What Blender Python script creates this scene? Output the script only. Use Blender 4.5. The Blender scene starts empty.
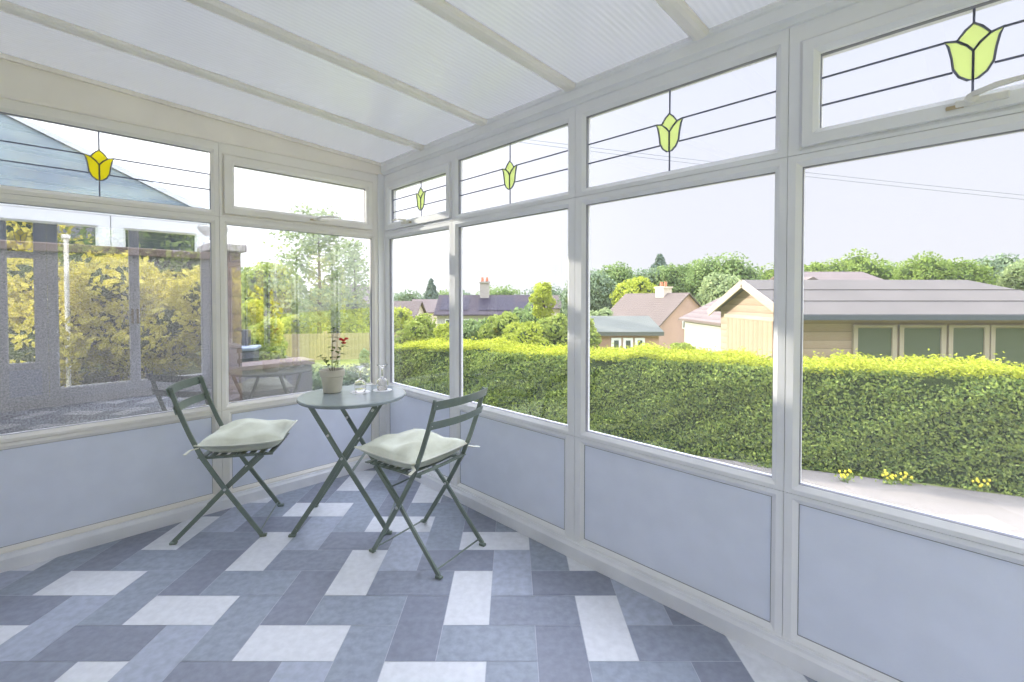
import bpy, bmesh, math, random
import numpy as np
from mathutils import Vector, Matrix
random.seed(7); RNG = np.random.default_rng(11)
SC = bpy.context.scene; COL = SC.collection
# ------------------------------------------------------------------ camera model
F = 461.4; PITCH = 0.0199; PPY = 307.16; EYE = 1.35
def ray(px, py):
    u = (px-512)/F; v = (py-PPY)/F; c, s = math.cos(PITCH), math.sin(PITCH)
    return (u, c-s*v, -s-c*v)
def at(px, py, Y):
    d = ray(px, py); t = Y/d[1]
    return Vector((d[0]*t, d[1]*t, EYE+d[2]*t))
# ------------------------------------------------------------------ room frame (walls run at 45 degrees to the tile axes)
CX, CY = -1.0372, 3.7379
Q = math.sqrt(.5)
MR = Matrix(((Q, Q, 0, CX), (-Q, Q, 0, CY), (0, 0, 1, 0), (0, 0, 0, 1)))      # local x along the long wall, y outward
ML = Matrix(((Q, -Q, 0, CX), (Q, Q, 0, CY), (0, 0, 1, 0), (0, 0, 0, 1)))      # local x = -t along the gable wall, y outward
SEND = 4.62; TBACK = 2.45; SLOPE = .056; ZE = 2.42
def room(s, t, z):
    return Vector((CX+Q*s-Q*t, CY-Q*s-Q*t, z))
# ------------------------------------------------------------------ materials
MATS = {}
def nd(nt, t, **kw):
    n = nt.nodes.new(t)
    for k, v in kw.items():
        if k in n.inputs.keys(): n.inputs[k].default_value = v
        else: setattr(n, k, v)
    return n
def srgb(r, g, b):
    f = lambda c: (c/255/12.92) if c <= 10 else ((c/255+.055)/1.055)**2.4
    return (f(r), f(g), f(b), 1)
def mat(name, col, rough=.5, metal=0, var=0, vscale=8, bump=0, bscale=40, spec=.5, detail=4, col2=None):
    m = bpy.data.materials.new(name); m.use_nodes = True; nt = m.node_tree
    b = nt.nodes['Principled BSDF']
    b.inputs['Roughness'].default_value = rough; b.inputs['Metallic'].default_value = metal
    b.inputs['Specular IOR Level'].default_value = spec
    b.inputs['Base Color'].default_value = col
    tc = nd(nt, 'ShaderNodeTexCoord')
    if var or col2:
        nz = nd(nt, 'ShaderNodeTexNoise', Scale=vscale, Detail=detail)
        nt.links.new(tc.outputs['Object'], nz.inputs['Vector'])
        cr = nd(nt, 'ShaderNodeValToRGB')
        c2 = col2 or tuple(min(1, c*(1+var)) for c in col[:3])+(1,)
        c1 = col if col2 else tuple(c*(1-var) for c in col[:3])+(1,)
        cr.color_ramp.elements[0].color = c1; cr.color_ramp.elements[1].color = c2
        cr.color_ramp.elements[0].position = .35; cr.color_ramp.elements[1].position = .65
        nt.links.new(nz.outputs['Fac'], cr.inputs['Fac']); nt.links.new(cr.outputs['Color'], b.inputs['Base Color'])
    if bump:
        nb = nd(nt, 'ShaderNodeTexNoise', Scale=bscale, Detail=3.0)
        nt.links.new(tc.outputs['Object'], nb.inputs['Vector'])
        bp = nd(nt, 'ShaderNodeBump', Strength=bump, Distance=.01)
        nt.links.new(nb.outputs['Fac'], bp.inputs['Height']); nt.links.new(bp.outputs['Normal'], b.inputs['Normal'])
    MATS[name] = m
    return m
def leafmat(name, c1, c2, trans=.35):
    m = bpy.data.materials.new(name); m.use_nodes = True; nt = m.node_tree
    out = nt.nodes['Material Output']; nt.nodes.remove(nt.nodes['Principled BSDF'])
    g = nd(nt, 'ShaderNodeNewGeometry'); cr = nd(nt, 'ShaderNodeValToRGB')
    cr.color_ramp.elements[0].color = c1; cr.color_ramp.elements[1].color = c2
    nt.links.new(g.outputs['Random Per Island'], cr.inputs['Fac'])
    d = nd(nt, 'ShaderNodeBsdfDiffuse'); t = nd(nt, 'ShaderNodeBsdfTranslucent'); mx = nd(nt, 'ShaderNodeMixShader', Fac=trans)
    nt.links.new(cr.outputs['Color'], d.inputs['Color']); nt.links.new(cr.outputs['Color'], t.inputs['Color'])
    nt.links.new(d.outputs[0], mx.inputs[1]); nt.links.new(t.outputs[0], mx.inputs[2]); nt.links.new(mx.outputs[0], out.inputs['Surface'])
    MATS[name] = m
    return m
def glassmat(name, tint, f0, dirt=0):
    m = bpy.data.materials.new(name); m.use_nodes = True; nt = m.node_tree
    out = nt.nodes['Material Output']; nt.nodes.remove(nt.nodes['Principled BSDF'])
    tr = nd(nt, 'ShaderNodeBsdfTransparent', Color=tint); gl = nd(nt, 'ShaderNodeBsdfGlossy', Roughness=0.0)
    lw = nd(nt, 'ShaderNodeLayerWeight', Blend=.5)
    mr = nd(nt, 'ShaderNodeMath', operation='POWER'); mr.inputs[1].default_value = 4
    nt.links.new(lw.outputs['Facing'], mr.inputs[0])
    ma = nd(nt, 'ShaderNodeMath', operation='MULTIPLY_ADD'); ma.inputs[1].default_value = .8; ma.inputs[2].default_value = f0
    nt.links.new(mr.outputs[0], ma.inputs[0])
    mx = nd(nt, 'ShaderNodeMixShader'); nt.links.new(ma.outputs[0], mx.inputs['Fac'])
    nt.links.new(tr.outputs[0], mx.inputs[1]); nt.links.new(gl.outputs[0], mx.inputs[2])
    last = mx
    if dirt:
        tc = nd(nt, 'ShaderNodeTexCoord'); nz = nd(nt, 'ShaderNodeTexNoise', Scale=3.0, Detail=6.0)
        nt.links.new(tc.outputs['Object'], nz.inputs['Vector'])
        mm = nd(nt, 'ShaderNodeMath', operation='MULTIPLY'); mm.inputs[1].default_value = dirt
        nt.links.new(nz.outputs['Fac'], mm.inputs[0])
        df = nd(nt, 'ShaderNodeBsdfTranslucent', Color=(.9, .92, .97, 1)); m2 = nd(nt, 'ShaderNodeMixShader')
        nt.links.new(mm.outputs[0], m2.inputs['Fac']); nt.links.new(mx.outputs[0], m2.inputs[1]); nt.links.new(df.outputs[0], m2.inputs[2])
        last = m2
    nt.links.new(last.outputs[0], out.inputs['Surface'])
    MATS[name] = m
    return m
def polymat():
    m = bpy.data.materials.new('polycarbonate'); m.use_nodes = True; nt = m.node_tree
    out = nt.nodes['Material Output']; nt.nodes.remove(nt.nodes['Principled BSDF'])
    tc = nd(nt, 'ShaderNodeTexCoord')
    wv = nd(nt, 'ShaderNodeTexWave', Scale=13.0, wave_type='BANDS', bands_direction='X'); wv.inputs['Distortion'].default_value = 0
    nt.links.new(tc.outputs['Object'], wv.inputs['Vector'])
    bp = nd(nt, 'ShaderNodeBump', Strength=.25, Distance=.004); nt.links.new(wv.outputs['Fac'], bp.inputs['Height'])
    cr = nd(nt, 'ShaderNodeValToRGB'); cr.color_ramp.elements[0].color = (.80, .81, .85, 1); cr.color_ramp.elements[1].color = (.87, .88, .91, 1)
    nt.links.new(wv.outputs['Fac'], cr.inputs['Fac'])
    t = nd(nt, 'ShaderNodeBsdfTranslucent'); d = nd(nt, 'ShaderNodeBsdfDiffuse'); g = nd(nt, 'ShaderNodeBsdfGlossy', Roughness=.18, Color=(1, 1, 1, 1))
    nt.links.new(cr.outputs['Color'], d.inputs['Color']); t.inputs['Color'].default_value = (.13, .13, .128, 1)
    for n in (d, g): nt.links.new(bp.outputs['Normal'], n.inputs['Normal'])
    a = nd(nt, 'ShaderNodeMixShader', Fac=.5); nt.links.new(t.outputs[0], a.inputs[1]); nt.links.new(d.outputs[0], a.inputs[2])
    lw0 = nd(nt, 'ShaderNodeLayerWeight', Blend=.5); pw = nd(nt, 'ShaderNodeMath', operation='POWER'); pw.inputs[1].default_value = 4
    lw = nd(nt, 'ShaderNodeMath', operation='MULTIPLY_ADD'); lw.inputs[1].default_value = .75; lw.inputs[2].default_value = .12
    nt.links.new(lw0.outputs['Facing'], pw.inputs[0]); nt.links.new(pw.outputs[0], lw.inputs[0])
    b = nd(nt, 'ShaderNodeMixShader'); nt.links.new(lw.outputs[0], b.inputs['Fac']); nt.links.new(a.outputs[0], b.inputs[1]); nt.links.new(g.outputs[0], b.inputs[2])
    nt.links.new(b.outputs[0], out.inputs['Surface'])
    MATS['poly'] = m
def bandmat(name, c1, c2, axis='Z', scale=4.0, rough=.8, noise=1.5):
    """boards or tile courses: bands across one object axis with a darker joint"""
    m = bpy.data.materials.new(name); m.use_nodes = True; nt = m.node_tree; b = nt.nodes['Principled BSDF']
    b.inputs['Roughness'].default_value = rough; b.inputs['Specular IOR Level'].default_value = .2
    tc = nd(nt, 'ShaderNodeTexCoord'); wv = nd(nt, 'ShaderNodeTexWave', Scale=scale, wave_type='BANDS', bands_direction=axis, wave_profile='SAW')
    wv.inputs['Distortion'].default_value = 0
    nt.links.new(tc.outputs['Object'], wv.inputs['Vector'])
    cr = nd(nt, 'ShaderNodeValToRGB'); cr.color_ramp.elements[0].color = tuple(c*.45 for c in c1[:3])+(1,); cr.color_ramp.elements[0].position = 0
    e = cr.color_ramp.elements.new(.1); e.color = c1; cr.color_ramp.elements[2].color = c2
    nt.links.new(wv.outputs['Fac'], cr.inputs['Fac'])
    nz = nd(nt, 'ShaderNodeTexNoise', Scale=noise, Detail=5.0); nt.links.new(tc.outputs['Object'], nz.inputs['Vector'])
    mx = nd(nt, 'ShaderNodeMix', data_type='RGBA', blend_type='MULTIPLY'); mx.inputs['Factor'].default_value = .5
    c3 = nd(nt, 'ShaderNodeValToRGB'); c3.color_ramp.elements[0].color = (.55, .55, .55, 1); c3.color_ramp.elements[1].color = (1.2, 1.2, 1.2, 1)
    nt.links.new(nz.outputs['Fac'], c3.inputs['Fac']); nt.links.new(cr.outputs['Color'], mx.inputs[6]); nt.links.new(c3.outputs['Color'], mx.inputs[7])
    nt.links.new(mx.outputs[2], b.inputs['Base Color'])
    MATS[name] = m
    return m
mat('upvc', (.875, .875, .885, 1), .32, var=.03, vscale=3)
mat('upvc_warm', (.88, .85, .79, 1), .35, var=.03, vscale=3)  # white uPVC with warm light tinted in, for gable frames and roof bars
mat('gasket', (.26, .26, .29, 1), .6)
mat('upvc_warm_lit', (.90, .85, .76, 1), .4, var=.04, vscale=3)  # white gable beam; the warm light on it is put into this colour
mat('panel', (.80, .84, .95, 1), .45, bump=.12, bscale=220, var=.02)  # white panels; the blue cast of sky light is put into the colour
mat('skirting', (.85, .855, .885, 1), .4, var=.05, vscale=6)
mat('plaster', (.86, .85, .83, 1), .8, var=.03)
mat('lead', (.17, .18, .25, 1), .5)
mat('brass', (.55, .45, .28, 1), .3, metal=.9)
mat('handle_white', (.82, .80, .74, 1), .3)
mat('green_metal', srgb(120, 132, 122), .28, var=.06, vscale=20)
mat('table_metal', srgb(140, 150, 152), .2, var=.04, vscale=12)
mat('steel', (.7, .7, .68, 1), .3, metal=1)
mat('cushion', srgb(208, 210, 190), .85, col2=srgb(232, 235, 219), vscale=7, bump=.3, bscale=260)
mat('piping', srgb(232, 232, 218), .8)
mat('pot', srgb(206, 200, 184), .7, var=.05, vscale=18)
mat('soil', srgb(60, 48, 38), .95, var=.3, vscale=60)
mat('stem', srgb(78, 84, 52), .7)
mat('petal', srgb(224, 70, 74), .6, var=.2, vscale=60)
mat('paper', (.86, .86, .86, 1), .9)
glassmat('glass', (.98, .98, .986, 1), .07, dirt=.015)
glassmat('glass_gable', (.95, .96, .97, 1), .22, dirt=.02)
polymat()
mat('grout', srgb(190, 193, 204), .85)
for nm, c, v in [('tile_white', srgb(224, 226, 232), .05), ('tile_light', srgb(172, 179, 195), .10), ('tile_mid', srgb(154, 162, 176), .11),
                 ('tile_slate', srgb(147, 153, 168), .10), ('tile_dark', srgb(140, 145, 160), .09)]:
    mat(nm, c, .42, var=v, vscale=30, bump=.06, bscale=90, detail=12, spec=.4)
def stained(name, base, edge):
    m = bpy.data.materials.new(name); m.use_nodes = True; nt = m.node_tree
    out = nt.nodes['Material Output']; nt.nodes.remove(nt.nodes['Principled BSDF'])
    t = nd(nt, 'ShaderNodeBsdfTransparent', Color=base); tl = nd(nt, 'ShaderNodeBsdfTranslucent', Color=base); d = nd(nt, 'ShaderNodeBsdfDiffuse', Color=edge)
    a = nd(nt, 'ShaderNodeMixShader', Fac=.5); nt.links.new(t.outputs[0], a.inputs[1]); nt.links.new(tl.outputs[0], a.inputs[2])
    b = nd(nt, 'ShaderNodeMixShader', Fac=.22); nt.links.new(a.outputs[0], b.inputs[1]); nt.links.new(d.outputs[0], b.inputs[2])
    nt.links.new(b.outputs[0], out.inputs['Surface']); MATS[name] = m
stained('stained_lime', srgb(247, 254, 206), srgb(230, 242, 132))
stained('stained_yellow', srgb(255, 246, 110), srgb(255, 240, 60))
# ------------------------------------------------------------------ mesh helpers
class MB:
    def __init__(s): s.v = []; s.f = []; s.m = []
    def add(s, vs, fs, mi=0):
        o = len(s.v); s.v += [tuple(v) for v in vs]; s.f += [tuple(i+o for i in f) for f in fs]; s.m += [mi]*len(fs); return s
    def box(s, a, b, mi=0):
        x0, y0, z0 = [min(p, q) for p, q in zip(a, b)]; x1, y1, z1 = [max(p, q) for p, q in zip(a, b)]
        return s.add([(x0,y0,z0),(x1,y0,z0),(x1,y1,z0),(x0,y1,z0),(x0,y0,z1),(x1,y0,z1),(x1,y1,z1),(x0,y1,z1)],
                     [(0,3,2,1),(4,5,6,7),(0,1,5,4),(1,2,6,5),(2,3,7,6),(3,0,4,7)], mi)
    def sweep(s, pts, w, h, up=(0, 0, 1), closed=False, mi=0, tw=None):
        """rectangular bar swept along points; w across, h along `up`-ish"""
        pts = [Vector(p) for p in pts]; n = len(pts); vs = []
        for i, p in enumerate(pts):
            a = pts[i-1] if (i or closed) else p; b = pts[(i+1) % n] if (i < n-1 or closed) else p
            t = (b-a).normalized(); u = Vector(up); sd = t.cross(u)
            if sd.length < 1e-4: sd = t.cross(Vector((1, 0, 0)))
            sd.normalize(); uu = sd.cross(t).normalized()
            k = 1 if tw is None else tw[i]
            for e, g in ((-1, -1), (1, -1), (1, 1), (-1, 1)): vs.append(p+sd*(w/2*e*k)+uu*(h/2*g*k))
        fs = []
        for i in range(n if closed else n-1):
            j = (i+1) % n
            for k in range(4): fs.append((i*4+k, i*4+(k+1) % 4, j*4+(k+1) % 4, j*4+k))
        if not closed: fs += [(3, 2, 1, 0), tuple((n-1)*4+k for k in range(4))]
        return s.add(vs, fs, mi)
    def tube(s, pts, r, seg=10, closed=False, mi=0):
        pts = [Vector(p) for p in pts]; n = len(pts); vs = []
        prev = None
        for i, p in enumerate(pts):
            a = pts[i-1] if (i or closed) else p; b = pts[(i+1) % n] if (i < n-1 or closed) else p
            t = (b-a).normalized()
            if prev is None:
                sd = t.cross(Vector((0, 0, 1)))
                if sd.length < 1e-3: sd = t.cross(Vector((1, 0, 0)))
            else: sd = prev-t*prev.dot(t)
            sd.normalize(); prev = sd; uu = sd.cross(t)
            rr = r[i] if isinstance(r, (list, tuple)) else r
            for k in range(seg):
                q = 2*math.pi*k/seg; vs.append(p+sd*(rr*math.cos(q))+uu*(rr*math.sin(q)))
        fs = []
        for i in range(n if closed else n-1):
            j = (i+1) % n
            for k in range(seg): fs.append((i*seg+k, i*seg+(k+1) % seg, j*seg+(k+1) % seg, j*seg+k))
        if not closed: fs += [tuple(range(seg))[::-1], tuple((n-1)*seg+k for k in range(seg))]
        return s.add(vs, fs, mi)
    def lathe(s, prof, seg=40, c=(0, 0, 0), mi=0):
        n = len(prof); vs = []; fs = []
        for k in range(seg):
            q = 2*math.pi*k/seg
            for r, z in prof: vs.append((c[0]+r*math.cos(q), c[1]+r*math.sin(q), c[2]+z))
        for k in range(seg):
            j = (k+1) % seg
            for i in range(n-1): fs.append((k*n+i, j*n+i, j*n+i+1, k*n+i+1))
        return s.add(vs, fs, mi)
    def prism(s, poly, fn, d0, d1, mi=0):
        """polygon in 2D mapped by fn(a,b,d) and extruded d0..d1"""
        n = len(poly); vs = [fn(a, b, d0) for a, b in poly]+[fn(a, b, d1) for a, b in poly]
        return s.add(vs, [tuple(range(n))[::-1], tuple(range(n, 2*n))]+[(i, (i+1) % n, n+(i+1) % n, n+i) for i in range(n)], mi)
    def ring(s, outer, inner, d0, d1, bead=.018, drop=.014, mi=0):
        """mitred frame: outer and inner rectangles (x0,x1,z0,z1), face at depth d0, back at d1, sloped bead to the opening"""
        def rc(r, d): return [(r[0], d, r[2]), (r[1], d, r[2]), (r[1], d, r[3]), (r[0], d, r[3])]
        bi = (inner[0]-bead, inner[1]+bead, inner[2]-bead, inner[3]+bead)
        rows = [rc(outer, d1), rc(outer, d0), rc(bi, d0), rc(inner, d0+drop), rc(inner, d1)]
        vs = [p for r in rows for p in r]; fs = []
        for i in range(4):
            for k in range(4): fs.append((i*4+k, i*4+(k+1) % 4, (i+1)*4+(k+1) % 4, (i+1)*4+k))
        for k in range(4): fs.append((16+k, 16+(k+1) % 4, (k+1) % 4, k))
        return s.add(vs, fs, mi)
    def build(s, name, m, parent=None, loc=None, smooth=False, bevel=0, mw=None):
        me = bpy.data.meshes.new(name); me.from_pydata(s.v, [], s.f)
        for x in (m if isinstance(m, (list, tuple)) else [m]): me.materials.append(MATS[x])
        me.polygons.foreach_set('material_index', s.m)
        b = bmesh.new(); b.from_mesh(me); bmesh.ops.recalc_face_normals(b, faces=b.faces); b.to_mesh(me); b.free()
        if smooth: me.polygons.foreach_set('use_smooth', [True]*len(me.polygons))
        me.update()
        o = bpy.data.objects.new(name, me); COL.objects.link(o)
        if parent: o.parent = parent
        if loc is not None: o.location = loc
        if mw is not None: o.matrix_world = mw
        if bevel:
            md = o.modifiers.new('bevel', 'BEVEL'); md.width = bevel; md.segments = 2; md.limit_method = 'ANGLE'
        return o
def empty(name, mw=None, loc=(0, 0, 0), rz=0):
    o = bpy.data.objects.new(name, None); COL.objects.link(o); o.empty_display_size = .1
    if mw is not None: o.matrix_world = mw
    else: o.location = loc; o.rotation_euler = (0, 0, rz)
    return o
def tag(o, label=None, cat=None, group=None, kind=None):
    if label: o['label'] = label
    if cat: o['category'] = cat
    if group: o['group'] = group
    if kind: o['kind'] = kind
    return o
def thing(name, label, cat, loc=(0, 0, 0), rz=0, group=None, mw=None):
    return tag(empty(name, mw, loc, rz), label, cat, group)
def struct(o, label=None, cat=None): return tag(o, label, cat, kind='structure')
def copy_tree(o, parent=None):
    c = o.copy(); COL.objects.link(c)
    if parent: c.parent = parent
    for ch in list(o.children): copy_tree(ch, c)
    return c
# ------------------------------------------------------------------ floor
TW = .1894; TY0 = -.1134+1.8     # row line of tile row 0
def clip(poly, a, b, c):          # keep a*x+b*y<=c
    out = []
    for i in range(len(poly)):
        p, q = poly[i], poly[(i+1) % len(poly)]
        dp, dq = a*p[0]+b*p[1]-c, a*q[0]+b*q[1]-c
        if dp <= 0: out.append(p)
        if (dp < 0 < dq) or (dq < 0 < dp):
            k = dp/(dp-dq); out.append((p[0]+(q[0]-p[0])*k, p[1]+(q[1]-p[1])*k))
    return out
def clip_room(poly, e=.0):
    c1 = (CX+CY)*Q+e; c2 = (-CX+CY)*Q+e          # outward normals (Q,Q) and (-Q,Q)
    poly = clip(poly, Q, Q, c1); poly = clip(poly, -Q, Q, c2) if poly else poly
    poly = clip(poly, -Q, -Q, -(c1-e)+TBACK+e) if poly else poly
    poly = clip(poly, Q, -Q, -(c2-e)+SEND+e) if poly else poly
    return poly
fm = MB()
tmats = ['grout', 'tile_white', 'tile_light', 'tile_mid', 'tile_slate', 'tile_dark']
rc_ = [room(-.02, -.02, 0), room(SEND+.02, -.02, 0), room(SEND+.02, TBACK+.02, 0), room(-.02, TBACK+.02, 0)]
fm.add([(p.x, p.y, 0) for p in rc_]+[(p.x, p.y, -.48) for p in rc_], [(0,1,2,3),(7,6,5,4),(0,4,5,1),(1,5,6,2),(2,6,7,3),(3,7,4,0)])
vtone = {1: 5, 5: 1, 9: 2, 13: 3}; htone = {11: 1, 7: 5, 15: 3, 3: 4}
G = .0012
for k in range(-14, 16):
    for c in range(-26, 26):
        m_ = (c-(k-1)) % 4
        if m_ == 0: w, h, y0, t = 2, 1, k, htone[(c+3*k) % 16]
        elif m_ == 2: w, h, y0, t = 1, 2, k-1, vtone[(c+3*k) % 16]
        else: continue
        x0 = (c-.5)*TW; yy = TY0+y0*TW
        p = [(x0+G, yy+G), (x0+w*TW-G, yy+G), (x0+w*TW-G, yy+h*TW-G), (x0+G, yy+h*TW-G)]
        p = clip_room(p)
        if len(p) > 2: fm.add([(a, b, .0012) for a, b in p], [tuple(range(len(p)))], t)
struct(fm.build('floor', tmats))
# ------------------------------------------------------------------ glazed walls
ZH, ZG, ZT, ZS, ZB = 2.33, 2.265, 1.865, .633, .085     # head top, glass top, transom mid, sill mid, bottom
DG = .035
TUL_O = [(0, .083), (.018, .066), (.036, .046), (.05, .044), (.0625, .049), (.054, .03), (.047, -.005), (.043, -.04), (.03, -.066), (.012, -.081), (0, -.083)]
def tulip(parent, x, z, lime, flip=1):
    rm = 'stained_lime' if lime else 'stained_yellow'
    fn = lambda a, b, d: (x+a, d, z+b)
    pet = [(0, .002), (.014, .022), (.036, .042), (.0625, .049), (.054, .03), (.047, -.005), (.043, -.04), (.03, -.066), (.012, -.081), (0, -.083)]
    bud = [(0, .083), (.018, .067), (.036, .042), (.014, .022), (0, .002), (-.014, .022), (-.036, .042), (-.018, .067)]
    e = empty('tulip_motif'); e.parent = parent
    for pl in (pet, [(-a, b) for a, b in pet], bud):
        MB().prism(pl, fn, DG-.005, DG-.003).build('petal', rm, e)
    om = MB()
    lp = lambda pts, cl: om.sweep([(x+a, DG-.006, z+b) for a, b in pts], .006, .006, up=(0, 1, 0), closed=cl)
    lp(pet, True); lp([(-a, b) for a, b in pet], True); lp(bud, True)
    om.build('lead_outline', 'lead', e)
def window(name, mw, x0, x1, up, lo, pn, sash=None, tul=None, lime=True, gm='glass', handle=None, ztop=ZH):
    """x0..x1 outer; up/lo/pn = glass openings in x; sash = (outer, inner) x-ranges of an opening top light"""
    w = struct(empty(name, mw)); fr = MB(); g = .0010
    X0, X1 = x0+g, x1-g
    if sash: o_in = (sash[0][0]+.006, sash[0][1]-.006, 1.895, 2.251)
    else: o_in = (up[0], up[1], 1.905, ZG)
    fr.ring((X0, X1, ZT+g, ztop), o_in, 0, .052)
    fr.ring((X0, X1, ZS+g, ZT-g), (lo[0], lo[1], .668, 1.822), 0, .052)
    fr.ring((X0, X1, ZB, ZS-g), (pn[0], pn[1], .112, .598), 0, .052)
    fm0 = 'upvc_warm' if gm == 'glass_gable' else 'upvc'
    fr.build('frame', fm0, w)
    gl = up
    if sash:
        gl = sash[1]
        MB().ring((sash[0][0], sash[0][1], 1.889, 2.257), (gl[0], gl[1], 1.943, 2.207), -.014, .06, bead=.016).build('opening_sash', fm0, w)
        z0, z1 = 1.943, 2.207
    else: z0, z1 = 1.905, ZG
    MB().box((lo[0]-.005, DG, .663), (lo[1]+.005, DG+.006, 1.827)).build('lower_pane', gm, w)
    MB().box((gl[0]-.005, DG, z0-.005), (gl[1]+.005, DG+.006, z1+.005)).build('upper_pane', gm, w)
    MB().box((pn[0]-.004, .016, .108), (pn[1]+.004, .06, .602)).build('infill_panel', 'panel', w)
    gk = MB()
    for (a, b, c_, d_), y0, y1 in (((lo[0], lo[1], .668, 1.822), .016, DG), ((gl[0], gl[1], z0, z1), .016, DG), ((pn[0], pn[1], .112, .598), .013, .017)):
        e = .0016
        gk.box((a, y0, c_), (b, y1, c_+e)); gk.box((a, y0, d_-e), (b, y1, d_)); gk.box((a, y0, c_+e), (a+e, y1, d_-e)); gk.box((b-e, y0, c_+e), (b, y1, d_-e))
    tag(gk.build('gasket', 'gasket', w), 'thin dark glazing gasket')
    if tul is not None:
        zc = 2.079
        for z in (2.128, 2.032):
            tg = .058 if z > 2.1 else .044
            for a, b in ((gl[0], tul-tg), (tul+tg, gl[1])):
                MB().box((a, DG-.004, z-.003), (b, DG, z+.003)).build('lead_strip', 'lead', w)
        for a, b in ((z0, zc-.083), (zc+.083, z1)):
            MB().box((tul-.003, DG-.004, a), (tul+.003, DG, b)).build('lead_strip', 'lead', w)
        tulip(w, tul, zc, lime)
    if handle:
        hx, hm, dr = handle
        zz = 1.917
        h = MB().box((hx-.055, -.028, zz-.011), (hx+.055, -.014, zz+.011)).build('window_handle', hm, w, bevel=.004)
        tag(h, 'cream and brass window handle')
        MB().lathe([(0, -.005), (.014, -.005), (.016, .003), (.013, .01), (0, .012)], 18).build('handle_boss', hm, h).matrix_local = Matrix.Translation((hx-.02*dr, -.034, zz+.006)) @ Matrix.Rotation(math.pi/2, 4, 'X')
        MB().sweep([(hx-.02*dr, -.046, zz+.012), (hx+.03*dr, -.056, zz+.022), (hx+.085*dr, -.058, zz+.026), (hx+.125*dr, -.056, zz+.025)], .013, .012, up=(0, 0, 1), tw=[1.2, 1.2, 1, .7]).build('lever', hm, h, bevel=.003)
        MB().box((hx-.075*dr, -.026, zz-.012), (hx-.035*dr, -.016, zz-.001)).build('keeper_plate', 'brass', h, bevel=.003)
    return w
# gable wall (local x = -t)
window('window_1', ML, -2.29, -1.148, (-2.23, -1.19), (-2.23, -1.19), (-2.22, -1.20), tul=-1.71, lime=False, gm='glass_gable')
window('window_2', ML, -1.148, -.05, (-1.09, -.12), (-1.105, -.098), (-1.09, -.11), sash=((-1.121, -.102), (-1.063, -.15)), gm='glass_gable', handle=(-.515, 'handle_white', 1))
# long wall
window('window_3', MR, .0, .896, (.10, .83), (.062, .848), (.06, .85), sash=((.047, .886), (.098, .835)), tul=.487, handle=(.36, 'handle_white', -1))
window('window_4', MR, .896, 1.924, (.948, 1.867), (.948, 1.867), (.962, 1.85), tul=1.418)
window('window_5', MR, 1.924, 2.89, (1.982, 2.846), (1.982, 2.846), (1.978, 2.846), tul=2.418)
window('window_6', MR, 2.89, 3.83, (2.98, 3.75), (2.934, 3.78), (2.936, 3.78), sash=((2.937, 3.80), (2.985, 3.75)), tul=3.366, handle=(3.385, 'handle_white', 1))
window('window_7', MR, 3.83, SEND, (3.88, 4.56), (3.88, 4.56), (3.89, 4.55), tul=4.23)
# corner post and wall skins
cp = MB(); cp.box((-.05, .002, ZB), (.0, .09, ZE)); cp.box((-.02, -.052, ZB), (.014, .002, ZE)); struct(cp.build('trim_1', 'upvc', mw=MR.copy()))
# wall core under the frames (plinth) and skirtings
def skirting(name, mw, a, b):
    prof = [(-.001, 0), (-.022, 0), (-.022, .062), (-.014, .074), (-.012, .084), (.02, .084), (.02, 0)]
    vs = [(a, d, z) for d, z in prof]+[(b, d, z) for d, z in prof]; n = len(prof)
    return struct(MB().add(vs, [tuple(range(n)), tuple(range(n, 2*n))[::-1]]+[(i, (i+1) % n, n+(i+1) % n, n+i) for i in range(n)]).build(name, 'skirting', mw=mw.copy()))
skirting('baseboard_right', MR, .0, SEND); skirting('baseboard_left', ML, -TBACK, -.0)
pm = MB(); pm.box((-.06, .022, -.5), (SEND+.06, .09, .085)); struct(pm.build('wall_right', 'plaster', mw=MR.copy()))
pm = MB(); pm.box((-TBACK-.06, .022, -.5), (.0, .09, .085)); pm.box((-TBACK-.06, .0, .085), (-2.29, .09, 2.5)); struct(pm.build('wall_left', 'plaster', mw=ML.copy()))
# eaves beam on the long wall
def extr(name, prof, a, b, mw, m, rise=0):
    n = len(prof); vs = [(a, d, z) for d, z in prof]+[(b, d, z) for d, z in prof]
    return struct(MB().add(vs, [tuple(range(n)), tuple(range(n, 2*n))[::-1]]+[(i, (i+1) % n, n+(i+1) % n, n+i) for i in range(n)]).build(name, m, mw=mw.copy()))
extr('trim_2', [(0, 2.33), (-.012, 2.332), (-.018, 2.345), (-.03, 2.352), (-.03, 2.395), (-.038, 2.402), (-.038, ZE+.012), (.09, ZE-.02), (.09, 2.33)], -.05, SEND+.05, MR, 'upvc')
# sloping beam of the gable wall: follows the roof
gb = MB()
def gz(t): return ZE+SLOPE*t
prof0 = [(0, 2.33), (-.012, 2.332), (-.016, 2.345), (-.016, None), (-.034, None), (-.034, 'c'), (.09, 'c'), (.09, 2.33)]
vs = []
for t in (.0, TBACK):
    for d, z in prof0:
        zz = z if isinstance(z, float) else (gz(t)-.022 if z is None else gz(t)+.004)
        vs.append((-t, d, zz))
n = len(prof0)
gb.add(vs, [tuple(range(n)), tuple(range(n, 2*n))[::-1]]+[(i, (i+1) % n, n+(i+1) % n, n+i) for i in range(n)])
struct(gb.build('trim_3', 'upvc_warm_lit', mw=ML.copy()))
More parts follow.
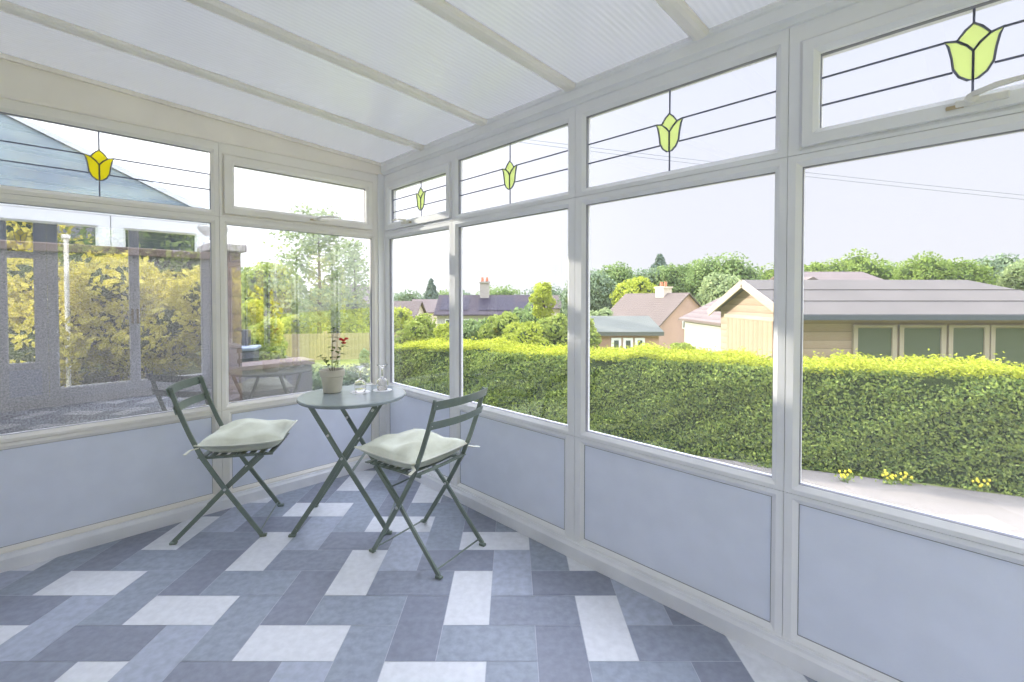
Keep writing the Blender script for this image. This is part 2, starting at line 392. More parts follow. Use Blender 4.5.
# ceiling: fluted polycarbonate sheets under a lean-to, glazing bars as children
cl = MB(); bars = [.60+.66*i for i in range(7)]
edges = [-.09]+bars+[SEND+.09]
for a, b in zip(edges[:-1], edges[1:]):
    cl.add([(a, .09, ZE-.005), (b, .09, ZE-.005), (b, -TBACK-.1, gz(TBACK+.1)), (a, -TBACK-.1, gz(TBACK+.1))], [(0, 1, 2, 3)])
ceil = struct(cl.build('ceiling', 'poly', mw=MR.copy()))
for i, s in enumerate(bars):
    b = MB()
    pr = [(-.035, .004), (-.035, -.012), (-.027, -.022), (-.012, -.026), (.012, -.026), (.027, -.022), (.035, -.012), (.035, .004)]
    vs = []
    for t in (.036, TBACK): vs += [(s+a, -t, gz(t)+z) for a, z in pr]
    n = len(pr); b.add(vs, [tuple(range(n)), tuple(range(n, 2*n))[::-1]]+[(k, (k+1) % n, n+(k+1) % n, n+k) for k in range(n)])
    b.build('glazing_bar', 'upvc_warm', ceil)
# house wall behind the camera, and the glazed end wall
wb = MB()
p = [room(-.1, TBACK, 0), room(SEND+.1, TBACK, 0), room(SEND+.1, TBACK+.2, 0), room(-.1, TBACK+.2, 0)]
wb.add([(q.x, q.y, -.5) for q in p]+[(q.x, q.y, 2.9) for q in p], [(3,2,1,0),(4,5,6,7),(0,1,5,4),(1,2,6,5),(2,3,7,6),(3,0,4,7)])
struct(wb.build('wall_back', 'plaster'))
MEND = Matrix(((-Q, Q, 0, room(SEND, 0, 0).x), (-Q, -Q, 0, room(SEND, 0, 0).y), (0, 0, 1, 0), (0, 0, 0, 1)))   # x = t along end wall, y outward
we = MB(); we.box((-.05, 0, -.5), (TBACK, .09, .10)); we.box((-.05, 0, 2.36), (TBACK, .09, 2.6)); we.box((-.05, 0, .10), (.235, .09, 2.36)); we.box((2.33, 0, .10), (TBACK, .09, 2.36))
struct(we.build('wall_end', 'plaster', mw=MEND.copy()))
w = struct(empty('window_8', MEND)); fr = MB(); a, b = 1.936, 2.33
fr.ring((a, b, .10, .52), (a+.06, b-.06, .16, .48), 0, .075); fr.ring((a, b, .522, 1.865), (2.052, b-.06, .567, 1.83), 0, .075); fr.ring((a, b, 1.867, 2.36), (2.052, b-.06, 1.91, 2.27), 0, .075)
fr.build('frame', 'upvc', w)
MB().box((a+.05, .015, .15), (b-.05, .05, .49)).build('infill_panel', 'panel', w)
MB().box((2.04, DG, .56), (b-.05, DG+.006, 1.84)).build('lower_pane', 'glass', w); MB().box((2.04, DG, 1.90), (b-.05, DG+.006, 2.28)).build('upper_pane', 'glass', w)
tulip(w, 2.155, 2.09, False)
for i, (a, b, g0, g1) in enumerate([(1.10, 1.934, 1.155, 1.838), (.237, 1.098, .33, 1.044)]):
    w = struct(empty('door_%d' % (1+i), MEND))
    MB().ring((a, b, .10, 2.36), (g0, g1, .225, 2.275), 0, .075).build('frame', 'upvc', w)
    MB().box((g0-.01, DG, .215), (g1+.01, DG+.006, 2.285)).build('pane', 'glass', w)
    x = 1.126 if i == 0 else 1.07
    h = MB().box((x-.012, -.006, 1.0), (x+.012, .0, 1.2)).build('door_handle', 'brass', w); MB().sweep([(x, 0, 1.12), (x, -.045, 1.12), (x+(.1 if i == 0 else -.1), -.05, 1.12)], .014, .014).build('lever', 'brass', h)
# ------------------------------------------------------------------ bistro chairs
def lean(z):            # back post offset along x (forward) for a height
    P = [(0, .452), (.285, .262), (.47, .150), (.60, .092), (.72, .046), (.80, .02), (.865, .0)]
    for (z0, x0), (z1, x1) in zip(P[:-1], P[1:]):
        if z <= z1: return x0+(x1-x0)*(z-z0)/(z1-z0)
    return 0
def bez(a, b, c, n=9):
    return [tuple((1-t)**2*a[i]+2*t*(1-t)*b[i]+t*t*c[i] for i in range(3)) for t in [k/(n-1) for k in range(n)]]
WD = .385
def make_chair(label):
    root = thing('folding_chair', label, 'chair', group=None)
    for sd in (0, 1):
        y = sd*WD; yi = .017 if sd == 0 else WD-.017
        mb = MB(); zs = [.012, .1, .2, .285, .38, .47, .53, .60, .66, .72, .80, .862]
        mb.sweep([(lean(z), y, z) for z in zs], .011, .024, up=(0, 0, 1)); mb.build('back_post', 'green_metal', root, bevel=.002)
        lg = MB().sweep([(.012*0, yi, .012), (.13, yi, .146), (.262, yi, .285), (.45, yi, .458)], .011, .024, up=(0, 0, 1)).build('leg', 'green_metal', root, bevel=.002)
        for x, yy in ((.454, y), (.0, yi)):
            MB().box((x-.018, yy-.012, 0), (x+.018, yy+.012, .014)).build('foot', 'green_metal', root, bevel=.004)
        piv = MB().lathe([(0, -.02), (.007, -.02), (.007, .02), (0, .02)], 14)
        o = piv.build('pivot_rivet', 'steel', root); o.matrix_local = Matrix.Translation((.262, (y+yi)/2, .285)) @ Matrix.Rotation(math.pi/2, 4, 'X')
    # seat: side rails with steel slats across
    for y in (.03, WD-.03):
        MB().box((.13, y-.006, .452), (.50, y+.006, .468)).build('seat_rail', 'green_metal', root, bevel=.002)
    for k in range(8):
        x = .13+k*.050
        MB().sweep([(x+.013, -.004+WD*j/8*1.02, .4705-.004*math.sin(math.pi*j/8)) for j in range(9)], .030, .005, up=(0, 0, 1)).build('seat_slat', 'green_metal', root, bevel=.0015)
    # curved back slats
    for z0, z1 in ((.815, .862), (.715, .758)):
        zc = (z0+z1)/2; x = lean(zc)-.010
        pts = [(x-.032*math.sin(math.pi*j/14), -.018+(WD+.036)*j/14, zc) for j in range(15)]
        mb = MB(); vs = []
        tl = Vector((lean(z0)-lean(z1), 0, z0-z1)).normalized()*((z1-z0)/2)
        for q in pts:
            q = Vector(q)
            for e, off in ((1, 0), (1, -.005), (-1, -.005), (-1, 0)): vs.append(q+tl*e+Vector((off, 0, 0)))
        fs = [(i*4+k, i*4+(k+1) % 4, i*4+4+(k+1) % 4, i*4+4+k) for i in range(14) for k in range(4)]+[(0, 1, 2, 3), (59, 58, 57, 56)]
        s = mb.add(vs, fs).build('back_slat', 'green_metal', root, bevel=.001)
        for y in (0, WD):
            MB().lathe([(0, .002), (.005, .0015), (.006, -.004)], 12).build('bolt', 'steel', s).matrix_local = Matrix.Translation((lean(zc)-.017, y, zc)) @ Matrix.Rotation(-math.pi/2, 4, 'Y')
    for x, z, a, b, nm in ((.435, .027, 0, WD, 'stretcher'), (.018, .034, .017, WD-.017, 'stretcher'), (.345, .362, .017, WD-.017, 'crossbar'), (.152, .462, 0, WD, 'seat_bar')):
        MB().tube([(x, a, z), (x, b, z)], .0045, 8).build(nm, 'green_metal', root)
    return root
def chair_matrix(o, origin, fwd, flip):
    f = Vector((fwd[0], fwd[1], 0)).normalized(); a = math.atan2(f.y, f.x)
    o.location = origin; o.rotation_euler = (0, 0, a)
ch1 = make_chair('sage green metal folding chair against the left wall, turned toward the table')
chair_matrix(ch1, (-1.851, 2.486, .0013), (.9735, .2285), 0)       # width axis runs away from camera
ch2 = copy_tree(ch1); ch2['label'] = 'sage green metal folding chair with its back to the right windows'
# the right chair faces left; its width axis (left of forward) runs toward the camera, so start from the far rear foot
chair_matrix(ch2, (-.361+.5449*WD, 2.18+.8385*WD, .0013), (-.8385, .5449), 0)
for o in (ch1, ch2): o['group'] = 'folding bistro chairs'
# cushions
def cushion(label, w, d, h, seed):
    r = thing('seat_cushion', label, 'cushion')
    n = 22; rg = random.Random(seed); ph = [rg.uniform(0, 6.28) for _ in range(6)]
    vs = []; fs = []
    def edge(u, v):      # pinched edges, pointed corners
        k = 1-.10*(1-abs(v)**2)*abs(u)**3; m_ = 1-.10*(1-abs(u)**2)*abs(v)**3
        return u*k, v*m_
    def thick(u, v): return max(0, (1-abs(u)**2.6))**.55*max(0, (1-abs(v)**2.6))**.55
    for sgn in (1, -1):
        for i in range(n+1):
            for j in range(n+1):
                u, v = -1+2*i/n, -1+2*j/n; eu, ev = edge(u, v); t = thick(u, v)
                wr = .010*t*(math.sin(5*u+3*v+ph[0])+math.sin(-4*u+6*v+ph[1])*.8+math.sin(9*u-2*v+ph[2])*.4)
                z = h*.42+(h*.58*t+wr if sgn > 0 else -h*.42*min(1, t*1.5))
                z += .018*(abs(u*v))**2
                vs.append((eu*w/2, ev*d/2, z))
    N = (n+1)**2
    for q in range(2):
        for i in range(n):
            for j in range(n):
                a = q*N+i*(n+1)+j; f = (a, a+1, a+n+2, a+n+1); fs.append(f if q else f[::-1])
    mb = MB().add(vs, fs); b = mb.build('cushion_cover', 'cushion', r, smooth=True)
    me = b.data; bm = bmesh.new(); bm.from_mesh(me); bmesh.ops.remove_doubles(bm, verts=bm.verts, dist=.0006); bm.to_mesh(me); bm.free()
    loop = [(-1+2*k/16, -1) for k in range(16)]+[(1, -1+2*k/16) for k in range(16)]+[(1-2*k/16, 1) for k in range(16)]+[(-1, 1-2*k/16) for k in range(16)]
    pts = []
    for u, v in loop:
        a, c = edge(u, v); pts.append((a*w/2, c*d/2, h*.42+.018*(abs(u*v))**2))
    MB().tube(pts, .0045, 8, closed=True).build('piping', 'piping', r, smooth=True)
    for sx in (-1,):
        for sy in (-1, 1):
            MB().sweep([(sx*w/2*.93, sy*d/2*.93, h*.42), (sx*(w/2+.02), sy*(d/2+.005), h*.38), (sx*(w/2+.03), sy*(d/2+.045), h*.30)], .016, .003).build('tie', 'piping', r)
    return r
def on_chair(ch, x, y, z, rz): return ch.matrix_basis @ Matrix.Translation((x, y, z)) @ Matrix.Rotation(rz, 4, 'Z')
for o in (ch1, ch2): o.matrix_basis = Matrix.LocRotScale(o.location, o.rotation_euler, o.scale)
c1 = cushion('pale green cushion on the left chair, plump with its front edge toward the table', .44, .42, .125, 3)
c1.matrix_basis = on_chair(ch1, .335, .195, .474, .03)
c2 = cushion('pale sage cushion on the right chair, tied behind its slatted back', .45, .43, .115, 9)
c2.matrix_basis = on_chair(ch2, .345, .19, .474, -.04)
for o in (c1, c2): o['group'] = 'chair cushions'
# ------------------------------------------------------------------ bistro table
TA = Vector((.9965, .083, 0)).normalized(); ta = math.atan2(TA.y, TA.x)
FL = Vector((-1.2376, 2.5693, .0013))
ZTOP = .757; SP = .40
tb = thing('bistro_table', 'round sage grey metal folding bistro table with crossed legs in the corner', 'table', FL, ta)
TC = (.280, .235)
tp = MB().lathe([(0, ZTOP-.006), (.300, ZTOP-.006), (.302, ZTOP-.019), (.312, ZTOP-.019), (.316, ZTOP-.014), (.316, ZTOP-.004), (.312, ZTOP), (.300, ZTOP), (0, ZTOP)], 72, (TC[0], TC[1], 0)).build('table_top', 'table_metal', tb, smooth=False)
for k, y in ((0, 0), (1, SP)):
    yi = y+(.014 if k == 0 else -.014)
    MB().sweep([(.53, y, .012), (.40, y, .235), (.277, y, .442), (.20, y, .578), (.109, y, ZTOP-.022)], .011, .026, up=(0, 0, 1)).build('leg', 'green_metal', tb, bevel=.002)
    MB().sweep([(0, yi, .012), (.14, yi, .22), (.277, yi, .442), (.38, yi, .60), (.464, yi, ZTOP-.022)], .011, .028, up=(0, 0, 1)).build('leg', 'green_metal', tb, bevel=.002)
    for x, yy in ((.533, y), (-.003, yi)):
        MB().box((x-.020, yy-.012, 0), (x+.020, yy+.012, .014)).build('foot', 'green_metal', tb, bevel=.004)
    for x, z in ((.277, .442), (.202, .575), (.448, .712)):
        MB().lathe([(0, -.021), (.007, -.021), (.007, .021), (0, .021)], 14).build('rivet', 'steel', tb).matrix_local = Matrix.Translation((x, (y+yi)/2, z)) @ Matrix.Rotation(math.pi/2, 4, 'X')
for x, z, nm in ((.328, .36, 'crossbar'), (.515, .04, 'stretcher'), (.02, .045, 'stretcher')):
    MB().tube([(x, 0, z), (x, SP, z)], .005 if nm == 'stretcher' else .008, 8).build(nm, 'green_metal', tb)
for x in (.109, .464):
    MB().box((x-.012, -.01, ZTOP-.026), (x+.012, SP+.01, ZTOP-.005)).build('support_bar', 'green_metal', tb)
ZT0 = ZTOP+.0016
# potted plant
PX, PY = -1.130, 2.893
pp = thing('potted_plant', 'cream plant pot with a thin leafy stem and red flowers on the table', 'plant', (PX, PY, ZT0))
MB().lathe([(0, 0), (.050, 0), (.054, .004), (.066, .098), (.070, .101), (.0735, .104), (.0755, .140), (.0735, .143), (.070, .143), (.067, .135), (.064, .118), (0, .118)], 48).build('pot', 'pot', pp, smooth=False)
MB().lathe([(0, .1235), (.03, .124), (.0645, .1195)], 24).build('soil', 'soil', pp)
sm = MB()
st1 = bez((0, 0, .118), (-.01, .01, .28), (.012, .0, .40), 10); st2 = bez((.008, 0, .118), (.03, .0, .24), (.075, 0, .315), 8); st3 = bez((-.008, .005, .118), (-.04, .01, .19), (-.075, .0, .225), 7)
for s_, r_ in ((st1, .0028), (st2, .002), (st3, .002)): sm.tube(s_, [r_*(1-.5*i/len(s_)) for i in range(len(s_))], 6)
MB.build(sm, 'stem', 'stem', pp)
lm = MB(); rg = random.Random(4)
leafmat('leaf_dark', srgb(44, 62, 38), srgb(92, 112, 66), .25)
def leaf(mb, p, dr, L, W):
    d = Vector(dr).normalized(); sd = d.cross(Vector((0, 0, 1))).normalized(); p = Vector(p); up = sd.cross(d)
    mb.add([p, p+d*L*.4+sd*W*.5+up*.004, p+d*L, p+d*L*.4-sd*W*.5+up*.004], [(0, 1, 2, 3)])
for s_ in (st1, st2, st3):
    for i in range(2, len(s_)):
        for q in range(2):
            a = rg.uniform(0, 6.28); leaf(lm, s_[i], (math.cos(a), math.sin(a), rg.uniform(-.4, .5)), rg.uniform(.025, .05), rg.uniform(.016, .028))
lm.build('leaves', 'leaf_dark', pp)
for q in ((.072, -.004, .318), (.055, .0, .325), (.088, .004, .328), (.076, -.008, .302)):
    fm_ = MB()
    for k in range(9):
        a = k*2.4; t = .35+.07*k; c = Vector(q); d = Vector((math.cos(a)*t, math.sin(a)*t, .8-.06*k))
        sd = d.cross(Vector((0, 0, 1))).normalized(); u = d.normalized(); L = .019
        fm_.add([c, c+u*L*.6+sd*.010, c+u*L, c+u*L*.6-sd*.010], [(0, 1, 2, 3)])
    fm_.build('flower', 'petal', pp)
# coasters and upturned wine glasses
mgl = bpy.data.materials.new('crystal'); mgl.use_nodes = True; b_ = mgl.node_tree.nodes['Principled BSDF']
b_.inputs['Transmission Weight'].default_value = 1; b_.inputs['Roughness'].default_value = .0; b_.inputs['IOR'].default_value = 1.45; b_.inputs['Base Color'].default_value = (.98, .97, .97, 1)
MATS['crystal'] = mgl
def coaster(x, y, label):
    pts = []
    m_ = MB(); n = 96; vs = [(0, 0, .0022)]
    for k in range(n):
        a = 2*math.pi*k/n; r = .058+.003*abs(math.sin(a*10)); vs.append((r*math.cos(a), r*math.sin(a), .002))
    for k in range(n):
        a = 2*math.pi*k/n; r = .058+.003*abs(math.sin(a*10)); vs.append((r*math.cos(a), r*math.sin(a), 0))
    fs = [(0, 1+k, 1+(k+1) % n) for k in range(n)]+[(1+k, 1+n+k, 1+n+(k+1) % n, 1+(k+1) % n) for k in range(n)]
    o = m_.add(vs, fs).build('paper_doily', 'paper', loc=(x, y, ZT0-.0008)); tag(o, label, 'doily', 'doilies under the glasses')
def wineglass(label):
    r = thing('wine_glass', label, 'glass', group='upturned wine glasses')
    bowl = [(.030, 0), (.0345, .022), (.0365, .042), (.033, .060), (.022, .073), (.006, .080)]
    inn = [(a-.0014, b) if b < .06 else (max(a-.0014, 0), b-.002) for a, b in bowl]
    MB().lathe(bowl+[(0.0, .081)]+[(0, .0765)]+inn[::-1]+[bowl[0]], 36).build('bowl', 'crystal', r, smooth=True)
    MB().lathe([(0, .0808), (.006, .081), (.0050, .090), (.0044, .115), (.0054, .135), (.009, .147), (.012, .1505), (0, .1505)], 24).build('stem', 'crystal', r, smooth=True)
    MB().lathe([(0, .1507), (.012, .1507), (.022, .154), (.034, .1585), (.0345, .160), (.030, .1602), (0, .1575)], 36).build('foot', 'crystal', r, smooth=True)
    return r
GP = [(-.955, 2.893), (-.834, 2.957)]
coaster(*GP[0], 'white paper doily under the wine glass nearer the plant pot'); coaster(*GP[1], 'white paper doily under the wine glass by the table edge')
g1 = wineglass('upside down clear wine glass nearer the plant pot'); g1.location = (*GP[0], ZT0+.0016)
g2 = copy_tree(g1); g2.location = (*GP[1], ZT0+.0016); g2['label'] = 'upside down clear wine glass nearer the corner of the room'
exec_outside = True
# ================================================================== OUTSIDE
mat('paving', srgb(128, 122, 115), .9, var=.08, vscale=2, bump=.2, bscale=30)
mat('grass', srgb(112, 124, 56), .95, col2=srgb(140, 146, 68), vscale=1.2, bump=.6, bscale=60)
mat('gravel', srgb(150, 140, 128), .95, var=.2, vscale=30, bump=.5, bscale=60)
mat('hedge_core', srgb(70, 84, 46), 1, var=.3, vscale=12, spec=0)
leafmat('hedge_leaf', srgb(96, 122, 66), srgb(170, 184, 92), .3)
leafmat('sunlit_top', srgb(150, 160, 50), srgb(198, 202, 80), .42)  # sunlight put into the leaf colour: yellower than the hedge sides
leafmat('shrub_gold', srgb(148, 162, 54), srgb(198, 204, 92), .42)
leafmat('shrub_bright', srgb(214, 206, 70), srgb(250, 240, 124), .42)  # golden leaf brightened to strengthen its reflection in the gable glass
leafmat('shrub_lime', srgb(132, 150, 68), srgb(180, 190, 98), .42)
leafmat('tree_green', srgb(110, 134, 82), srgb(154, 172, 110), .38)
leafmat('tree_dark', srgb(112, 132, 108), srgb(150, 166, 130), .3)
leafmat('tree_light', srgb(112, 136, 66), srgb(156, 172, 94), .38)
leafmat('tree_pale', srgb(130, 148, 102), srgb(174, 186, 134), .4)
leafmat('conifer', srgb(104, 122, 110), srgb(136, 150, 130), .2)
leafmat('leaf_varied', srgb(62, 84, 54), srgb(150, 162, 120), .3)
mat('bark', srgb(96, 84, 70), .9, var=.25, vscale=10)
def leafmesh(P, N, L, name, m, parent=None, spread=.8, aspect=.55, loc=None):
    """one mesh of separate little leaves at points P, facing roughly N"""
    n = len(P); N = N+RNG.normal(0, spread, (n, 3)); N /= np.linalg.norm(N, axis=1)[:, None]+1e-9
    A = RNG.normal(0, 1, (n, 3)); A -= N*(A*N).sum(1)[:, None]; A /= np.linalg.norm(A, axis=1)[:, None]+1e-9
    B = np.cross(N, A); l = (L*RNG.uniform(.7, 1.3, n))[:, None]
    V = np.stack([P-A*l*.5, P+B*l*aspect*.5, P+A*l*.5, P-B*l*aspect*.5], 1).reshape(-1, 3)
    me = bpy.data.meshes.new(name); me.vertices.add(4*n); me.vertices.foreach_set('co', V.astype(np.float32).ravel())
    me.loops.add(4*n); me.loops.foreach_set('vertex_index', np.arange(4*n, dtype=np.int32))
    me.polygons.add(n); me.polygons.foreach_set('loop_start', np.arange(0, 4*n, 4, dtype=np.int32))
    me.update(calc_edges=True); me.validate()
    me.materials.append(MATS[m]); o = bpy.data.objects.new(name, me); COL.objects.link(o)
    if parent: o.parent = parent
    if loc is not None: o.location = loc
    return o
def blob_points(n, blobs):
    """points on the shells of a set of ellipsoids (c, r)"""
    w = np.array([r[0]*r[2] for c, r in blobs]); w = w/w.sum(); idx = RNG.choice(len(blobs), n, p=w)
    d = RNG.normal(0, 1, (n, 3)); d /= np.linalg.norm(d, axis=1)[:, None]
    c = np.array([b[0] for b in blobs])[idx]; r = np.array([b[1] for b in blobs])[idx]
    return c+d*r*RNG.uniform(.72, 1.06, n)[:, None], d
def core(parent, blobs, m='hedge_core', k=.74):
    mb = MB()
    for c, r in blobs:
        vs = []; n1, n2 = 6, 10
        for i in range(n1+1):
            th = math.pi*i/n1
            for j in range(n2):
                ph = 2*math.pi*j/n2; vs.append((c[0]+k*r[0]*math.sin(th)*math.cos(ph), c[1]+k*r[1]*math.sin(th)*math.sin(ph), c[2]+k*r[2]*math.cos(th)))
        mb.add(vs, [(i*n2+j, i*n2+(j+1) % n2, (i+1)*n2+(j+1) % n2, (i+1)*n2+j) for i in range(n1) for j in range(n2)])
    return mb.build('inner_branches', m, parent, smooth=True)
def shrub(name, label, cat, base, h, rx, m, n, L, group=None, trunk=0, nb=9, ry=None, sparse=False):
    """leafy mound or broad tree; trunk = clear stem height"""
    r = thing(name, label, cat, base, group=group); ry = ry or rx; blobs = []
    hc = h-trunk; cz = trunk+hc*.5
    for k in range(nb):
        zf_ = 1-2*(k+.5)/nb; q = math.sqrt(1-zf_*zf_); a = k*2.39996+RNG.uniform(-.3, .3); rr = rx*RNG.uniform(.36, .52)
        blobs.append(((rx*.62*q*math.cos(a), ry*.62*q*math.sin(a), cz+hc*.34*zf_*RNG.uniform(.8, 1.1)), (rr, rr*ry/rx, min(rr*.95, hc*.30))))
    blobs.append(((0, 0, cz), (rx*.70, ry*.70, hc*.38)))
    P, N = blob_points(n, blobs); leafmesh(P, N, L, 'foliage', m, r)
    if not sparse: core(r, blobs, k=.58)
    s = MB(); s.tube([(0, 0, 0), (0.02*h, 0, trunk+hc*.3), (0, .01*h, trunk+hc*.6)], [max(.03, h*.025), h*.018, h*.008], 7); s.build('trunk', 'bark', r)
    return r
def conifer(name, label, base, h, rx, m='conifer', n=2600, L=.4, group=None):
    r = thing(name, label, 'tree', base, group=group)
    t = RNG.uniform(0.02, 1, n)**.75; a = RNG.uniform(0, 6.283, n); tier = .72+.28*((t*9) % 1)
    rad = rx*t*tier*RNG.uniform(.45, 1.0, n)
    P = np.stack([rad*np.cos(a), rad*np.sin(a), h*(1-t*.92)], 1); N = np.stack([np.cos(a), np.sin(a), np.full(n, .3)], 1)
    leafmesh(P, N, L, 'foliage', m, r)
    MB().tube([(0, 0, 0), (0, 0, h*.98)], [h*.025, .02], 7).build('trunk', 'bark', r)
    return r
GZ = -.5
# ---------------- ground
def gz_far(y): return GZ if y < 16 else GZ-min(4.0, (y-16)*.13)
gm = MB(); ys = [-22, -10, 0, 4, 8, 12, 16, 22, 30, 40, 55, 80, 130]; xs = [-90, -40, -20, -10, 0, 10, 20, 40, 90]
gm.add([(x, y, gz_far(y)) for y in ys for x in xs], [(j*9+i, j*9+i+1, j*9+i+10, j*9+i+9) for j in range(len(ys)-1) for i in range(8)])
struct(gm.build('lawn_ground', 'grass'))
# ---------------- hedge beyond the long wall
HD = Vector((-.919, .394, 0)); HN = Vector((-.394, -.919, 0))      # along, and normal toward the room
HP = Vector((4.17, 4.49, 0))
def hp(u, v, z): return HP+HD*u-HN*v+Vector((0, 0, z))
hl = thing('hedge', 'long clipped privet hedge outside the right hand windows with sunlit top', 'hedge', hp(0, .5, GZ))
U0, U1, HT, HW = -5.5, 6.7, .60, .95
n1, n2, n3 = 90000, 48000, 8000
loc0 = Vector(hp(0, .5, GZ))
def wob(u, k): return .03*np.sin(u*2.3+k)+.02*np.sin(u*5.7+2*k)+.015*np.sin(u*11+k)
u = RNG.uniform(U0, U1, n1); z = RNG.uniform(GZ, HT, n1); v = RNG.uniform(-.05, .06, n1)+wob(u, 1)+wob(z*2+u, 4)+.05*np.clip((z-HT+.14)/.14, 0, 1)
P = np.stack([HP.x+HD.x*u-HN.x*v, HP.y+HD.y*u-HN.y*v, z], 1); N = np.tile(np.array(HN), (n1, 1))
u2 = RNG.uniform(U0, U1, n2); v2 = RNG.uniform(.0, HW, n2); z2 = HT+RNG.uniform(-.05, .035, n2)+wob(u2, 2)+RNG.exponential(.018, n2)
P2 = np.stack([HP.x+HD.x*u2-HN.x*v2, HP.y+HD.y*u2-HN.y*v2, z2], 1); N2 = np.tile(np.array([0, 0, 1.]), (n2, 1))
u3 = RNG.uniform(U0, U1, n3); v3 = HW+RNG.uniform(-.05, .05, n3); z3 = RNG.uniform(GZ, HT, n3)
P3 = np.stack([HP.x+HD.x*u3-HN.x*v3, HP.y+HD.y*u3-HN.y*v3, z3], 1); N3 = np.tile(-np.array(HN), (n3, 1))
leafmesh(np.vstack([P, P3])-np.array(loc0), np.vstack([N, N3]), .036, 'foliage', 'hedge_leaf', hl, spread=.6)
tag(leafmesh(P2-np.array(loc0), N2, .038, 'sunlit_top', 'sunlit_top', hl, spread=.6), 'leaves along the top, coloured yellow as if sunlit')
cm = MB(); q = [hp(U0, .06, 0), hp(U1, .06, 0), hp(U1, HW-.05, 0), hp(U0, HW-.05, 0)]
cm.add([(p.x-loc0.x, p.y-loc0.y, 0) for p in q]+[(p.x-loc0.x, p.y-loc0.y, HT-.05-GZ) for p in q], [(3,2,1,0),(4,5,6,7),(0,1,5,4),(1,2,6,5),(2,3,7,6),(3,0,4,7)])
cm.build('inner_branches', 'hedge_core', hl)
# patio strip between conservatory and hedge
pt = MB(); q = [room(1.5, -.1, GZ), room(9.5, -.1, GZ), hp(-5.5, -.05, GZ), hp(4.2, -.05, GZ)]
pt.add([(p.x, p.y, GZ+.02) for p in q]+[(p.x, p.y, GZ-.05) for p in q], [(0,1,2,3),(7,6,5,4),(0,4,5,1),(1,5,6,2),(2,6,7,3),(3,7,4,0)])
struct(pt.build('patio', 'paving'))
# little yellow flowers at the hedge foot
mat('yellow_petal', srgb(232, 214, 60), .7)
for k, (px, py) in enumerate([(846, 482), (889, 484), (906, 485), (978, 491)]):
    d = ray(px, py); t_ = (GZ+.02-EYE)/d[2]; p = Vector((d[0]*t_, d[1]*t_, GZ+.02))
    r = thing('yellow_flower_clump', ['clump of small yellow flowers at the hedge foot by the window post', 'clump of small yellow flowers at the hedge foot, second from the window post',
        'clump of small yellow flowers at the hedge foot, third from the window post', 'clump of small yellow flowers at the hedge foot farthest right'][k], 'flower', p, group='yellow flowers at the hedge foot')
    n = 26
    for j in range(9):
        c = Vector((RNG.normal(0, .05), RNG.normal(0, .02), RNG.uniform(.04, .12))); fb = MB()
        ax = [Vector((math.cos(q), .25*math.sin(q), math.sin(q)))*.017 for q in [i*math.pi/5 for i in range(10)]]
        fb.add([c+Vector((0, -.006, 0))]+[c+v_*(1 if i % 2 else .6) for i, v_ in enumerate(ax)], [(0, 1+i, 1+(i+1) % 10) for i in range(10)])
        fb.build('flower_head', 'yellow_petal', r)
    P = np.stack([RNG.normal(0, .06, n), RNG.normal(0, .02, n), RNG.uniform(0, .07, n)], 1)
    leafmesh(P, np.tile(np.array([-.3, -.8, .5]), (n, 1)), .04, 'foliage', 'hedge_leaf', r, spread=.6)
# ---------------- neighbour's boundary wall, pier and conservatory on the left
mat('pebbledash', srgb(152, 146, 148), .95, col2=srgb(70, 66, 70), vscale=95, bump=.9, bscale=110, detail=3)
mat('coping', srgb(112, 94, 88), .85, var=.15, vscale=6)
mat('stone', srgb(176, 168, 162), .9, var=.12, vscale=8, bump=.3, bscale=40)
bandmat('pier_brick', srgb(124, 104, 96), srgb(146, 124, 112), 'Z', 2.2, .9, 6)
mat('urn', (.86, .86, .86, 1), .6)
mat('roof_glass', srgb(70, 84, 92), .6, spec=.1, col2=srgb(100, 113, 110), vscale=1.6, detail=6)
mat('dark_glass', srgb(54, 60, 74), .08)
RW = .95
def zL(px, py, rec):
    d = ray(px, py); n = (-Q, Q); c = (CX*n[0]+CY*n[1])+rec; t = c/(d[0]*n[0]+d[1]*n[1])
    X, Y = d[0]*t, d[1]*t
    return (X-CX)*Q+(Y-CY)*Q, EYE+d[2]*t     # local x (= -t), z
xw, zw = zL(120, 247, RW)
xp0, _ = zL(214, 300, RW); xp1, _ = zL(240.5, 300, RW)
bw = thing('garden_wall', 'dark pebbledashed garden wall outside the left window', 'wall', mw=ML @ Matrix.Translation((xp0-2.005, RW, GZ)))
MB().box((-3.2, 0, 0), (2.0, .16, zw-GZ-.06)).build('wall_body', 'pebbledash', bw)
MB().box((-3.22, -.02, zw-GZ-.06), (2.0, .18, zw-GZ)).build('coping', 'coping', bw, bevel=.008)
zc0 = zL(240, 252.5, RW)[1]; zc1 = zL(240, 245, RW)[1]
pr = thing('gate_pier', 'brick gate pier with a stone cap ending the pebbledashed wall', 'pier', mw=ML @ Matrix.Translation(((xp0+xp1)/2-.08, RW+.14, GZ)))
MB().box((-(xp1-xp0)/2+.08, -.16, 0), (.08+(xp1-xp0)/2, .2, zc0-GZ)).build('pier_body', 'pier_brick', pr)
MB().box((-(xp1-xp0)/2+.04, -.2, zc0-GZ), (.12+(xp1-xp0)/2, .24, zc1-GZ)).build('pier_cap', 'stone', pr, bevel=.01)
zu = zL(236, 226, RW)[1]-zc1
ur = tag(MB().lathe([(0, 0), (.075, 0), (.075, .02), (.035, .04), (.03, .3*zu+.02), (.06, .45*zu), (.10, .7*zu), (.115, .9*zu), (.10, .95*zu), (.11, zu), (0, zu)], 24).build('stone_urn', 'urn', mw=ML @ Matrix.Translation(((xp0+xp1)/2-.06, RW+.15, zc1)), smooth=False), 'white urn standing on the brick gate pier', 'urn')
